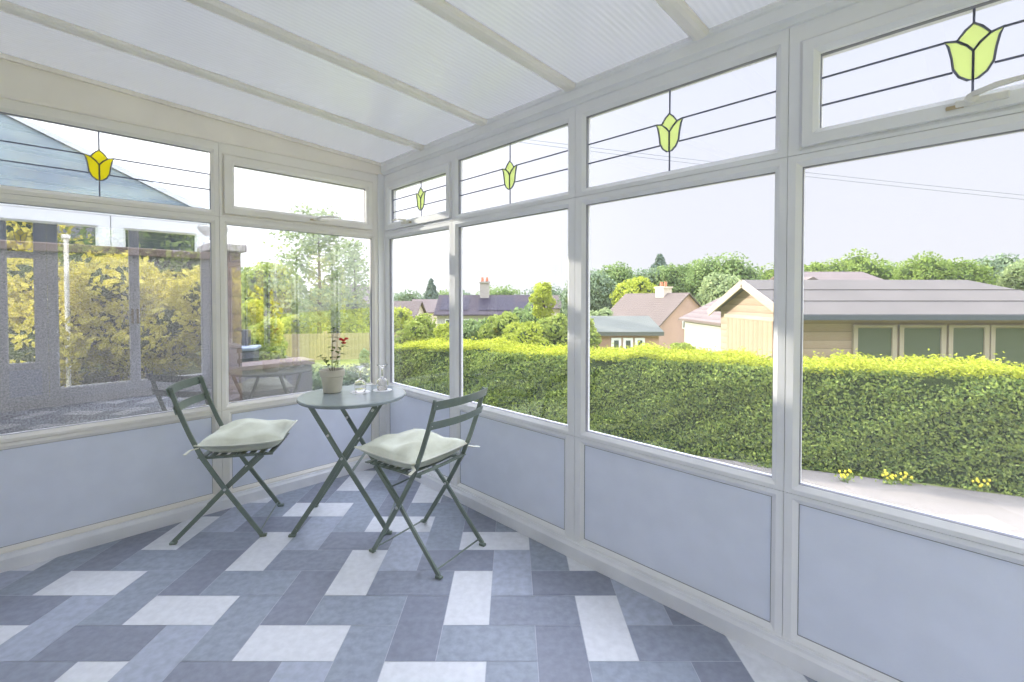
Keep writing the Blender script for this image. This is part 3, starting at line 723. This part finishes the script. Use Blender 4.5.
# neighbour's lean-to conservatory with hipped glass roof
RN = 2.0
xe, zfa = zL(207, 212, RN)                        # right end and fascia top
nb_ = thing('neighbour_conservatory', 'white framed conservatory with a blue grey hipped glass roof beyond the garden wall', 'building', mw=ML @ Matrix.Translation((xe, RN, GZ)))
zf = zfa-GZ; LNB = 6.5
MB().box((-LNB, .06, 0), (0, 5.55, zf-.3)).build('wall', 'pebbledash', nb_)
MB().box((-LNB, .0, zf-.13), (0.05, 5.65, zf)).build('fascia', 'upvc', nb_, bevel=.01)
wx = [zL(0, 300, RN)[0]-.55, zL(112, 300, RN)[0], zL(208, 300, RN)[0]]
edges_ = [a-xe for a in (wx[0]-2.0, wx[0]-.7, wx[0], wx[1], wx[2])]
for a, b in zip(edges_[:-1], edges_[1:]):
    w = MB().ring((a+.003, b-.003, 1.0, zf-.13), (a+.10, b-.10, 1.1, zf-.24), 0, .05).build('window_frame', 'upvc', nb_)
    MB().box((a+.09, .03, 1.09), (b-.09, .04, zf-.23)).build('pane', 'dark_glass', w)
# hip from the right eaves corner to an apex further back and left
ax, az = zL(12, 116, RN+1.75); ax -= xe; az -= GZ
RD = 1.75*1.6; ax *= 1.6; az = zf+(az-zf)*1.6  # roof extended higher out of view, added to keep sun out of the room
xL = -LNB
rm_ = MB(); E0 = (0.0, 0, zf); A = (ax, RD, az); B = (xL, RD, az); D = (xL, 0, zf); E1 = (0, 2*RD, zf); D1 = (xL, 2*RD, zf)
rm_.add([E0, A, B, D, E1, D1], [(0, 1, 2, 3), (0, 4, 1), (4, 5, 2, 1)]); rm_.build('roof', 'roof_glass', nb_)
hb = MB(); hb.sweep([Vector(E0)+Vector((.03, -.02, .0)), Vector(A)+Vector((0, 0, .03))], .15, .05); hb.build('hip_bar', 'upvc', nb_)
MB().sweep([E1, A], .10, .05).build('hip_bar', 'upvc', nb_)
MB().sweep([A, B], .08, .06).build('ridge_bar', 'upvc', nb_)
for k in range(4, 6):
    f = k/6; xx = E0[0]+(xL-E0[0])*f
    if xx > ax:      # jack bar up to the hip
        q = (E0[0]-xx)/(E0[0]-ax); top = (xx, RD*q, zf+(az-zf)*q)
    else: top = (xx, RD, az)
    MB().sweep([(xx, 0, zf+.01), (top[0], top[1], top[2]+.01)], .035, .03).build('glazing_bar', 'upvc', nb_)
# ---------------- back garden through the corner window
bandmat('fence_board', srgb(168, 148, 116), srgb(188, 168, 134), 'X', 3.0, .9, 3)
bandmat('old_brick', srgb(140, 84, 70), srgb(170, 104, 84), 'Z', 4.0, .9, 8)
A0 = at(297, 362, 13.2); B0 = at(420, 362, 14.0)
fv = B0-A0; fl_ = math.hypot(fv.x, fv.y)
fe = thing('garden_fence', 'low pale wooden board fence across the back garden lawn', 'fence', (A0.x, A0.y, GZ), math.atan2(fv.y, fv.x))
ztf = at(297, 334, 13.2).z-GZ
MB().box((-.6, 0, .05), (fl_, .03, ztf)).build('board_panel', 'fence_board', fe)
for k in range(4): MB().box((-.6+k*(fl_+.6)/3-.05, .03, 0), (-.6+k*(fl_+.6)/3+.05, .12, ztf+.05)).build('fence_post', 'fence_board', fe)
for z in (.25, ztf-.15): MB().box((-.6, .03, z), (fl_, .07, z+.07)).build('fence_rail', 'fence_board', fe)
# raised stone bed with brick base
a = at(232, 367, 5.6); b = at(312, 367, 6.3)
vv = b-a; L_ = math.hypot(vv.x, vv.y)
rb = thing('raised_bed', 'low grey stone retaining wall with a red brick base below the corner window', 'wall', (a.x, a.y, GZ), math.atan2(vv.y, vv.x))
MB().box((-.3, 0, .36), (L_, .35, a.z-GZ-.06)).build('stone_wall', 'pebbledash', rb)
MB().box((-.32, -.06, 0), (L_+.02, .36, .36)).build('brick_base', 'old_brick', rb)
MB().box((-.32, -.04, a.z-GZ-.06), (L_+.03, .39, a.z-GZ)).build('coping', 'coping', rb, bevel=.01)
c = at(284, 364.5, 7.1)
mat('water', srgb(150, 176, 186), .05)
bb = thing('bird_bath', 'round grey stone bird bath on the retaining wall', 'bird bath', (c.x, c.y, GZ))
zz = c.z-GZ
MB().lathe([(0, 0), (.22, 0), (.22, .06), (.12, .12), (.09, zz*.55), (.13, zz-.12), (.34, zz-.03), (.37, zz), (.33, zz+.005), (.26, zz-.03), (0, zz-.04)], 32).build('basin', 'stone', bb)
MB().lathe([(0, zz-.012), (.29, zz-.012)], 32).build('water', 'water', bb)
c = at(243, 364, 7.5)
mat('black_plastic', srgb(52, 54, 60), .5); mat('grey_lid', srgb(150, 160, 178), .4)
bx = thing('storage_bin', 'dark storage bin with a pale lid standing beside the gate pier', 'bin', (c.x, c.y, GZ), .3)
zz = at(243, 350, 7.5).z-GZ
MB().box((-.2, -.2, 0), (.2, .2, zz)).build('body', 'black_plastic', bx, bevel=.03)
MB().box((-.23, -.23, zz), (.23, .23, zz+.06)).build('lid', 'grey_lid', bx, bevel=.02)
MB().box((-.2, .1, zz+.06), (.08, .2, zz+.32)).build('back_panel', 'black_plastic', bx, bevel=.01)
def on(px, pyb, Y): p = at(px, pyb, Y); return p
def S(px, ytop, Y, wpx, name, label, cat, m, n, L, gnd=None, **kw):
    """a plant whose crown top shows at px,ytop and is wpx wide"""
    p = at(px, ytop, Y); g0 = gz_far(Y) if gnd is None else gnd
    return shrub(name, label, cat, (p.x, p.y, g0), p.z-g0, wpx/F*Y/2, m, n, L, **kw)
S(335, 368, 7.6, 90, 'ground_cover_shrub', 'low dark green spreading shrub below the corner window', 'shrub', 'leaf_varied', 4500, .07, nb=12)
S(262, 316, 9.5, 52, 'leafy_shrub', 'lime green leafy shrub beside the gate pier', 'shrub', 'shrub_lime', 5000, .10)
S(247, 296, 12.5, 40, 'golden_shrub', 'golden yellow shrub rising behind the dark storage bin', 'shrub', 'shrub_gold', 4200, .12)
S(290, 318, 15.5, 60, 'golden_shrub', 'golden yellow shrub behind the left end of the board fence', 'shrub', 'shrub_gold', 4500, .14)
S(345, 300, 17.5, 62, 'golden_shrub', 'broad golden yellow shrub behind the middle of the board fence', 'shrub', 'shrub_gold', 5200, .15)
S(393, 308, 19, 60, 'golden_shrub', 'golden yellow shrub hidden partly by the corner post of the room', 'shrub', 'shrub_gold', 4000, .15)
def airy(label, px, ytop, Y, wpx, n, seed):
    p = at(px, ytop, Y); g0 = gz_far(Y); h = p.z-g0; rx = wpx/F*Y/2; rg = random.Random(seed)
    r = thing('feathery_tree', label, 'tree', (p.x, p.y, g0)); mb = MB(); pts = []
    mb.tube([(0, 0, 0), (.03, 0, h*.5), (0, 0, h*.97)], [h*.018, h*.011, .01], 7)
    for k in range(34):
        f = .22+.74*k/33; a = k*2.4; L = rx*(.45+.75*math.sin(math.pi*min(1, (1-f)*1.25)))*rg.uniform(.6, 1.1)
        tip = (math.cos(a)*L, math.sin(a)*L, f*h+L*rg.uniform(.05, .5)); mb.tube([(0, 0, f*h), (tip[0]*.5, tip[1]*.5, f*h+L*.12), tip], [.012, .008, .004], 5)
        for q in range(n):
            t = rg.uniform(.25, 1.08); pts.append([tip[0]*t+rg.gauss(0, .17), tip[1]*t+rg.gauss(0, .17), f*h+(tip[2]-f*h)*t*t+rg.gauss(-.05, .14)])
    mb.build('trunk', 'bark', r)
    P = np.array(pts); leafmesh(P, np.tile(np.array([0, 0, 1.]), (len(P), 1)), .15, 'foliage', 'tree_pale', r, spread=.9)
airy('tall airy tree with feathery pale leaves seen through the corner window', 318, 212, 15, 70, 120, 2)
airy('thin airy tree right of the tall feathery tree', 354, 240, 17.5, 34, 50, 5)
S(268, 258, 20, 66, 'broad_tree', 'broad sunlit green tree left of the tall feathery tree', 'tree', 'shrub_lime', 6500, .20, trunk=.8, nb=14)
S(236, 262, 22, 50, 'broad_tree', 'green tree rising just behind the gate pier', 'tree', 'tree_green', 4500, .22, trunk=.8, nb=12)
S(322, 284, 27, 70, 'dark_shrub', 'dark green bush mass behind the feathery tree', 'shrub', 'tree_green', 4500, .25)
S(364, 346, 11.5, 12, 'small_bush', 'small dark bush in front of the board fence', 'shrub', 'tree_dark', 900, .08, nb=4)
# ---------------- houses
bandmat('roof_tile', srgb(98, 88, 82), srgb(118, 106, 99), 'Z', 1.6, .85, 1.0)
bandmat('roof_slate', srgb(66, 58, 64), srgb(84, 76, 80), 'Z', 2.0, .8, 1.2)
bandmat('roof_warm', srgb(110, 98, 94), srgb(128, 116, 110), 'Z', 1.6, .85, 1.0)
mat('roof_felt', srgb(101, 95, 88), .95, var=.07, vscale=.8, detail=6)
mat('roof_green', srgb(98, 101, 92), .9, var=.06, vscale=2)
mat('render_pink', srgb(180, 150, 138), .9, var=.06, vscale=1)
mat('render_white', srgb(168, 165, 160), .9, var=.04, vscale=1)
mat('render_cream', srgb(222, 208, 190), .9, var=.05, vscale=1)
bandmat('timber_board', srgb(158, 138, 120), srgb(174, 155, 137), 'Z', 1.9, .85, 1.5)
bandmat('timber_door', srgb(156, 134, 112), srgb(172, 151, 128), 'Y', 1.6, .85, 2)
mat('timber_trim', srgb(166, 154, 137), .8, var=.06, vscale=3)
mat('gutter', srgb(78, 84, 92), .5)
mat('chimney_pot', srgb(190, 120, 90), .8)
mat('shed_wood', srgb(184, 150, 128), .85, var=.1, vscale=3)
mat('solar', srgb(48, 42, 54), .5, spec=.15)
mat('win_glass', srgb(74, 82, 72), .05, spec=.5)
def house(label, base, rz, w, d, he, hr, wm, rm, oh=.25, chimneys=(), windows=(), name='house', cat='house', panels=()):
    """gabled house: ridge along local x (length w), depth d, eaves he, ridge hr; origin at front-left base"""
    r = thing(name, label, cat, base, rz)
    m = MB().add([(0,0,0),(w,0,0),(w,d,0),(0,d,0),(0,0,he),(w,0,he),(w,d,he),(0,d,he),(0,d/2,hr),(w,d/2,hr)],
                 [(0,1,5,4),(2,3,7,6),(1,2,6,9,5),(3,0,4,8,7),(3,2,1,0)]); m.build('wall', wm, r)
    k = (hr-he)/(d/2); th = .12
    def sl(sy):
        y0 = -oh if sy < 0 else d+oh; z0 = he-k*oh
        vs = [(-oh, y0, z0), (w+oh, y0, z0), (w+oh, d/2, hr), (-oh, d/2, hr)]
        return MB().add(vs+[(a, b, c+th) for a, b, c in vs], [(3,2,1,0),(4,5,6,7),(0,1,5,4),(1,2,6,5),(2,3,7,6),(3,0,4,7)])
    sl(-1).build('roof_slope', rm, r); sl(1).build('roof_slope', rm, r)
    for cx, cy, cw, zt, cmat in chimneys:
        c_ = MB().box((cx-cw/2, cy-cw*.4, he), (cx+cw/2, cy+cw*.4, zt)).build('chimney', cmat, r)
        MB().box((cx-cw/2-.08, cy-cw*.4-.08, zt), (cx+cw/2+.08, cy+cw*.4+.08, zt+.15)).build('chimney_cap', cmat, c_)
        for e in (-.25, .25): MB().lathe([(.13, zt+.15), (.16, zt+.2), (.12, zt+.6), (.09, zt+.6)], 12, (cx+e*cw, cy, 0)).build('chimney_pot', 'chimney_pot', c_)
    for face, a, b, z0, z1 in windows:
        if face == 'f': q = ((a, -.05, z0), (b, .02, z1)); q2 = ((a+.08, -.06, z0+.08), (b-.08, -.04, z1-.08))
        else: q = ((-.05, a, z0), (.02, b, z1)); q2 = ((-.06, a+.08, z0+.08), (-.04, b-.08, z1-.08))
        f_ = MB().box(*q).build('window', 'upvc', r); MB().box(*q2).build('pane', 'win_glass', f_)
    for x0, x1, f0, f1 in panels:
        def pt(x, f): return (x, f*d/2, he+(hr-he)*f+th+.06)
        MB().add([pt(x0, f0), pt(x1, f0), pt(x1, f1), pt(x0, f1)], [(0, 1, 2, 3)]).build('roof_panel', 'solar', r)
    return r
# pink gabled house beyond the hedge: gable faces the room, ridge runs back and left
Pn = at(688, 294, 40); Pe = at(655, 325, 40)
hw = (Pn.x-Pe.x)
ang = math.atan2(6.0, -2.3)
# local x = ridge direction away; gable at x=0 ; depth axis = left of x
dx = Vector((math.cos(ang), math.sin(ang), 0)); dy = Vector((-math.sin(ang), math.cos(ang), 0))
dd = 2*hw/abs(dy.x); o_ = Vector((Pn.x, Pn.y, 0))-dy*dd/2
gb0 = -4.2
house('pink rendered house with brown tiled roof and a chimney behind the green roofed shed', (o_.x, o_.y, gb0), ang, 9.0, dd, Pe.z-gb0, Pn.z-gb0, 'render_pink', 'roof_tile', .2,
      chimneys=((3.2, dd/2, 1.15, at(659, 288, 42).z-gb0, 'render_cream'),), windows=(('l', dd*.52, dd*.60, Pe.z-gb0-.3, Pe.z-gb0+.4),))
# white house with tiled roof (ridge along depth)
zb = -2.6; e1 = at(726, 325, 20.5); rg_ = at(752, 283, 25)
house('white rendered house behind the left end of the timber garage', (17.0, 20.5, zb), math.pi/2, 4.6, 7.6, e1.z-zb+.1, rg_.z-zb, 'render_white', 'roof_warm', .25,
      windows=())
# timber garage / garden room
G1 = 9.0; gx = (793-512)/F*G1; gzb = -1.3; gd = 3.1; gl = 6.4
ge = at(850, 318.5, G1-.22).z+.12; gr_ = at(754, 282, G1+gd/2).z
gar = thing('timber_outbuilding', 'pale timber clad outbuilding with grey felt roof and a row of windows behind the hedge', 'outbuilding', (gx, G1, gzb))
E_, R_ = ge-gzb, gr_-gzb
MB().add([(0,0,0),(gl,0,0),(gl,gd,0),(0,gd,0),(0,0,E_),(gl,0,E_),(gl,gd,E_),(0,gd,E_),(0,gd/2,R_-.04),(gl-1.4,gd/2,R_-.04)],
         [(0,1,5,4),(2,3,7,6),(1,2,6,5),(3,0,4,8,7),(3,2,1,0),(5,6,9)]).build('clad_wall', 'timber_board', gar)
oh = .22; k_ = (R_-E_)/(gd/2); ze_ = E_-k_*oh; hipx = gl-1.5
for sy in (0, 1):
    y0 = -oh if sy == 0 else gd+oh
    vs = [(-oh, y0, ze_), (gl+oh, y0, ze_), (hipx, gd/2, R_), (-oh, gd/2, R_)]
    MB().add(vs+[(a, b, c+.05) for a, b, c in vs], [(3,2,1,0),(4,5,6,7),(0,1,5,4),(1,2,6,5),(2,3,7,6),(3,0,4,7)]).build('roof_slope', 'roof_felt', gar)
MB().add([(gl+oh, -oh, ze_+.05), (gl+oh, gd+oh, ze_+.05), (hipx, gd/2, R_+.05)], [(0, 1, 2)]).build('roof_slope', 'roof_felt', gar)
for f in (.34, .67):
    MB().sweep([(-oh, -oh+(gd/2+oh)*f, ze_+.056+(R_-ze_)*f), (gl-.3, -oh+(gd/2+oh)*f, ze_+.056+(R_-ze_)*f)], .03, .012).build('felt_seam', 'roof_felt', gar)
for sy in (0, 1):
    y0 = -oh-.02 if sy == 0 else gd+oh+.02
    MB().sweep([(-oh-.01, y0, ze_-.03), (-oh-.01, gd/2, R_-.03)], .03, .17).build('barge_board', 'timber_trim', gar)
MB().box((-oh, -oh-.07, ze_-.06), (gl+oh, -oh, ze_+.04)).build('gutter', 'gutter', gar)
MB().box((-.04, .62, 0), (.0, gd-.42, E_-.22)).build('garage_door', 'timber_door', gar)
MB().box((-.05, .5, E_-.22), (.0, gd-.3, E_-.13)).build('door_lintel', 'timber_trim', gar)
wpx = [(852, 896), (898, 945), (947, 988), (989, 1034), (1036, 1080)]
for a, b in wpx:
    xa = (a-512)/F*G1-gx; xb = (b-512)/F*G1-gx; zt_ = at(900, 325, G1).z-gzb; zb_ = zt_-1.0
    f_ = MB().ring((xa+.005, xb-.005, zb_, zt_), (xa+.10, xb-.10, zb_+.08, zt_-.05), -.05, .0, bead=.01).build('window', 'timber_trim', gar)
    MB().box((xa+.06, -.025, zb_+.07), (xb-.06, -.02, zt_-.06)).build('pane', 'win_glass', f_)
# green roofed summer house
s1 = at(598, 336, 14.0); s2 = at(660, 334, 14.0); r1 = at(615, 319.5, 15.5)
shb = -1.6
house('small brown shed with a grey green felt roof behind the hedge', (s1.x, 14.1, shb), 0, s2.x-s1.x, 2.9, s1.z-shb+.04, r1.z-shb, 'shed_wood', 'roof_green', .12, name='garden_shed', cat='shed',
      windows=(('f', .42, .72, .9, s1.z-shb-.06), ('f', .78, 1.08, .9, s1.z-shb-.06), ('f', 1.14, 1.44, .9, s1.z-shb-.06)))
# dark roofed house in the distance and its neighbours
h1 = at(437, 314, 45); h2 = at(543, 314, 45); hr1 = at(482, 296, 48)
hb_ = -4.4
house('distant white house with dark purple roof panels and a square chimney', (h1.x, 45, hb_), 0, h2.x-h1.x, 6.5, h1.z-hb_, hr1.z-hb_, 'render_white', 'roof_slate', .3,
      chimneys=(((482-437)/F*45+.1, 2.9, .95, at(482, 283, 47.6).z-hb_, 'stone'),), windows=(('f', .8, 1.6, h1.z-hb_-1.6, h1.z-hb_-.5), ('f', 2.6, 3.4, h1.z-hb_-1.6, h1.z-hb_-.5), ('f', 5.6, 6.6, h1.z-hb_-1.6, h1.z-hb_-.5)),
      panels=((.2, 3.0, .12, .8), (4.0, 7.6, .1, .85), (7.9, 10.2, .05, .55)))
h1 = at(410, 312, 60); h2 = at(462, 312, 60); hr1 = at(430, 300, 63)
house('distant cream house with pale roof below the spiky conifer', (h1.x, 60, -4.8), 0, h2.x-h1.x, 6, h1.z+4.8, hr1.z+4.8, 'render_cream', 'roof_warm', .3)
h1 = at(385, 316, 50); h2 = at(414, 316, 50); hr1 = at(395, 302, 53)
house('distant brown roofed house at the left edge of the right hand windows', (h1.x, 50, -4.8), 0, h2.x-h1.x, 6, h1.z+4.8, hr1.z+4.8, 'render_cream', 'roof_tile', .3)
h1 = at(508, 308, 62); h2 = at(560, 308, 62); hr1 = at(530, 296, 65)
house('distant house with reddish roof right of the dark roofed house', (h1.x, 62, -4.8), 0, h2.x-h1.x, 6, h1.z+4.8, hr1.z+4.8, 'render_cream', 'roof_tile', .3)
h1 = at(806, 284, 30); h2 = at(888, 284, 30); hr1 = at(840, 273, 32)
house('mossy ridge of a house roof showing above the timber outbuilding', (h1.x, 30, -3), 0, h2.x-h1.x, 5, h1.z+3, hr1.z+3, 'render_cream', 'roof_warm', .2)
h1 = at(318, 305, 34); h2 = at(368, 305, 34); hr1 = at(345, 286, 37)
house('pale gabled house half hidden behind the feathery trees', (h1.x, 34, -2.8), .35, h2.x-h1.x, 6, h1.z+2.8, hr1.z+2.8, 'render_cream', 'roof_warm', .3)
# ---------------- shrubs just beyond the hedge and the far tree line
SH = [(418, 314, 13, 46, 'shrub_lime', 'lime green bush beyond the hedge, furthest left in the right hand windows'),
      (447, 318, 12, 30, 'shrub_gold', 'yellow bush beyond the hedge in front of the dark roofed house'),
      (478, 319, 16, 40, 'tree_green', 'dark green round bush below the square chimney'),
      (502, 311, 15, 44, 'shrub_lime', 'lime bush below the dark roof panels'),
      (524, 320, 12, 50, 'shrub_gold', 'golden bush beyond the hedge below the slender golden tree'),
      (553, 312, 14, 44, 'shrub_lime', 'lime bush at the left of the wide window post'),
      (580, 314, 14, 40, 'shrub_lime', 'lime bush behind the wide window post'),
      (600, 305, 30, 40, 'tree_pale', 'pale bush behind the green roofed shed'),
      (682, 344, 17, 22, 'shrub_lime', 'small leafy bush in front of the pink house wall'),
      (528, 303, 24, 60, 'tree_green', 'wide green bush mass right of the dark roofed house')]
for px, yt, Y, w, m, lb in SH: S(px, yt, Y, w, 'garden_bush', lb, 'shrub', m, 2600, .055*Y/6, group='garden bushes beyond the hedge')
S(543, 276, 16, 26, 'golden_tree', 'slender golden young tree standing above the hedge bushes', 'tree', 'shrub_gold', 1500, .13, trunk=.9, nb=10, sparse=True)
FT = [(590, 268, 60, 46, 'tree_dark', 'dark round tree beside the wide window post'),
      (616, 265, 66, 40, 'tree_green', 'green tree left of the golden tree on the skyline'),
      (636, 275, 55, 38, 'shrub_gold', 'golden round tree behind the pink house roof'),
      (648, 268, 70, 34, 'tree_dark', 'dark tree under the skyline conifer'),
      (672, 263, 68, 36, 'tree_green', 'green tree right of the skyline conifer'),
      (694, 262, 66, 38, 'tree_green', 'green tree left of the biggest round tree'),
      (724, 252, 60, 56, 'tree_green', 'biggest round green tree on the skyline'),
      (725, 274, 50, 44, 'tree_pale', 'olive tree below the biggest round tree'),
      (766, 265, 66, 50, 'tree_light', 'light green tree above the garage roof by the window post'),
      (810, 262, 60, 30, 'tree_light', 'small light tree at the left of the big right window'),
      (852, 250, 60, 60, 'tree_light', 'broad light green tree above the outbuilding roof'),
      (880, 262, 70, 44, 'tree_green', 'dark green tree filling the dip right of the broad light tree'),
      (921, 255, 62, 42, 'tree_light', 'round light green tree near the middle of the big right window'),
      (954, 255, 62, 48, 'tree_light', 'round light green tree second from the right edge'),
      (978, 264, 75, 40, 'tree_dark', 'dull green tree behind the two round light trees'),
      (1000, 255, 66, 40, 'tree_dark', 'dark tree at the right end of the outbuilding ridge'),
      (1024, 260, 62, 30, 'tree_pale', 'pale tree at the right edge of the photo'),
      (500, 289, 80, 50, 'tree_green', 'far green tree right of the square chimney'),
      (462, 291, 85, 30, 'tree_dark', 'far dark tree left of the square chimney'),
      (545, 288, 80, 50, 'tree_dark', 'far dark tree behind the slender golden tree'),
      (404, 294, 80, 40, 'tree_dark', 'far grey green tree left of the spiky conifer'),
      (445, 293, 88, 40, 'tree_green', 'far green tree right of the spiky conifer')]
for px, yt, Y, w, m, lb in FT:
    p = at(px, yt, Y); g0 = gz_far(Y); hh = p.z-g0; rx_ = w*1.3/F*Y/2
    shrub('skyline_tree', lb, 'tree', (p.x, p.y, g0), hh, rx_, m, 8500, .40, group='trees on the skyline', nb=22, trunk=max(.6, hh-2.1*rx_))
p = at(431, 276, 70); conifer('conifer', 'spiky dark conifer above the distant roofs at the left', (p.x, p.y, -4.5), p.z+4.5, 3.9, n=3200, L=.40)
p = at(660, 251, 75); conifer('conifer', 'pointed dark conifer on the skyline above the pink house', (p.x, p.y, -4.5), p.z+4.5, 7.0, n=6000, L=.55)
# ---------------- telephone wires
mat('wire', srgb(120, 124, 136), .6)
for k, off in enumerate((0, 4.5)):
    a = at(430, 127+off*.8, 13); b = at(1180, 210+off*1.0, 12)
    pts = [a.lerp(b, t)-Vector((0, 0, .25*4*t*(1-t)*.4)) for t in [i/24 for i in range(25)]]
    base = pts[0].copy()
    o = MB().tube([q-base for q in pts], .006, 6).build('telephone_wire', 'wire', loc=base)
    tag(o, ['upper of two telephone wires crossing the sky outside', 'lower of two telephone wires crossing the sky outside'][k], 'wire', 'telephone wires')
# ---------------- what the gable glass mirrors: sunlit shrubs beyond the end wall
for k, (s, t, h, w, m, lb) in enumerate([(8.6, -.6, 2.7, 1.5, 'shrub_bright', 'golden shrub beyond the glazed end wall, nearest the hedge'),
                                     (9.0, 1.0, 2.9, 1.5, 'shrub_bright', 'golden shrub in the middle beyond the glazed end wall'),
                                     (8.8, 2.6, 2.6, 1.5, 'shrub_bright', 'lime shrub beyond the glazed end wall, nearest the house'),
                                     (11.5, .2, 4.6, 2.4, 'tree_light', 'tall green tree behind the golden shrubs at the end'),
                                     (11.8, 3.0, 4.4, 2.2, 'shrub_bright', 'tall light green tree behind the lime shrub at the end')]):
    q = room(s, t, GZ); shrub('garden_shrub', lb, 'shrub', (q.x, q.y, GZ), h, w, m, 5200, .16, group='shrubs beyond the end wall')
q = room(8.0, 1.70, GZ); lp_ = thing('lamp_post', 'thin white lamp post beyond the French doors, mirrored in the left window', 'lamp post', (q.x, q.y, GZ), -math.pi/4)
MB().tube([(0, 0, 0), (0, 0, 2.9)], .035, 12).build('pole', 'urn', lp_); MB().box((-.05, -.06, 2.9), (.5, .06, 2.98)).build('lamp_head', 'urn', lp_, bevel=.02)
# ------------------------------------------------------------------ light
w = bpy.data.worlds.new('sky'); SC.world = w; w.use_nodes = True; nt = w.node_tree
bg = nt.nodes['Background']; tc = nd(nt, 'ShaderNodeTexCoord'); sx = nd(nt, 'ShaderNodeSeparateXYZ')
nt.links.new(tc.outputs['Generated'], sx.inputs[0])
cr = nd(nt, 'ShaderNodeValToRGB'); el = cr.color_ramp.elements
el[0].position = 0; el[0].color = (.545, .55, .585, 1); el[1].position = 1.0; el[1].color = (3.7, 3.95, 4.7, 1)
for p_, c_ in ((.22, (.53, .545, .605, 1)), (.53, (.49, .52, .62, 1)), (.66, (3.0, 3.2, 3.75, 1))):
    e = el.new(p_); e.color = c_
nt.links.new(sx.outputs['Z'], cr.inputs['Fac']); vm = nd(nt, 'ShaderNodeVectorMath', operation='DOT_PRODUCT'); nt.links.new(tc.outputs['Generated'], vm.inputs[0]); vm.inputs[1].default_value = (-.875, .484, .1)
m0 = nd(nt, 'ShaderNodeMath', operation='MAXIMUM'); m0.inputs[1].default_value = 0; nt.links.new(vm.outputs['Value'], m0.inputs[0])
m1 = nd(nt, 'ShaderNodeMath', operation='POWER'); m1.inputs[1].default_value = 3; nt.links.new(m0.outputs[0], m1.inputs[0])
mxs = nd(nt, 'ShaderNodeMix', data_type='RGBA', blend_type='ADD'); nt.links.new(m1.outputs[0], mxs.inputs['Factor'])
nt.links.new(cr.outputs['Color'], mxs.inputs[6]); mxs.inputs[7].default_value = (1.15, 1.15, 1.15, 1)
nt.links.new(mxs.outputs[2], bg.inputs['Color']); bg.inputs['Strength'].default_value = 1.0
SUN_EL = math.radians(18)
sd = Vector((-.875, .484, 0)).normalized()*math.cos(SUN_EL)+Vector((0, 0, math.sin(SUN_EL)))
sl_ = bpy.data.lights.new('sun', 'SUN'); sl_.energy = 4.8; sl_.color = (1, .93, .79); sl_.angle = .02
so = bpy.data.objects.new('sun', sl_); COL.objects.link(so); so.rotation_euler = sd.to_track_quat('Z', 'Y').to_euler(); so.location = (-20, 14, 14)
# ------------------------------------------------------------------ camera and view
cam = bpy.data.cameras.new('camera'); co = bpy.data.objects.new('camera', cam); COL.objects.link(co)
co.location = (0, 0, EYE); co.rotation_euler = (math.pi/2-PITCH, 0, 0)
cam.sensor_width = 36; cam.lens = F/1024*36; cam.shift_y = -(341-PPY)/1024; cam.clip_start = .02; cam.clip_end = 400
SC.camera = co
vs = SC.view_settings; SC.display_settings.display_device = 'sRGB'
vs.view_transform = 'Standard'; vs.look = 'None'; vs.gamma = 1; vs.exposure = .92; vs.use_curve_mapping = False
SC.cycles.max_bounces = 12; SC.cycles.diffuse_bounces = 6; SC.cycles.transparent_max_bounces = 24; SC.cycles.transmission_bounces = 10
SC.cycles.use_denoising = True
SC.cycles.sample_clamp_indirect = 6
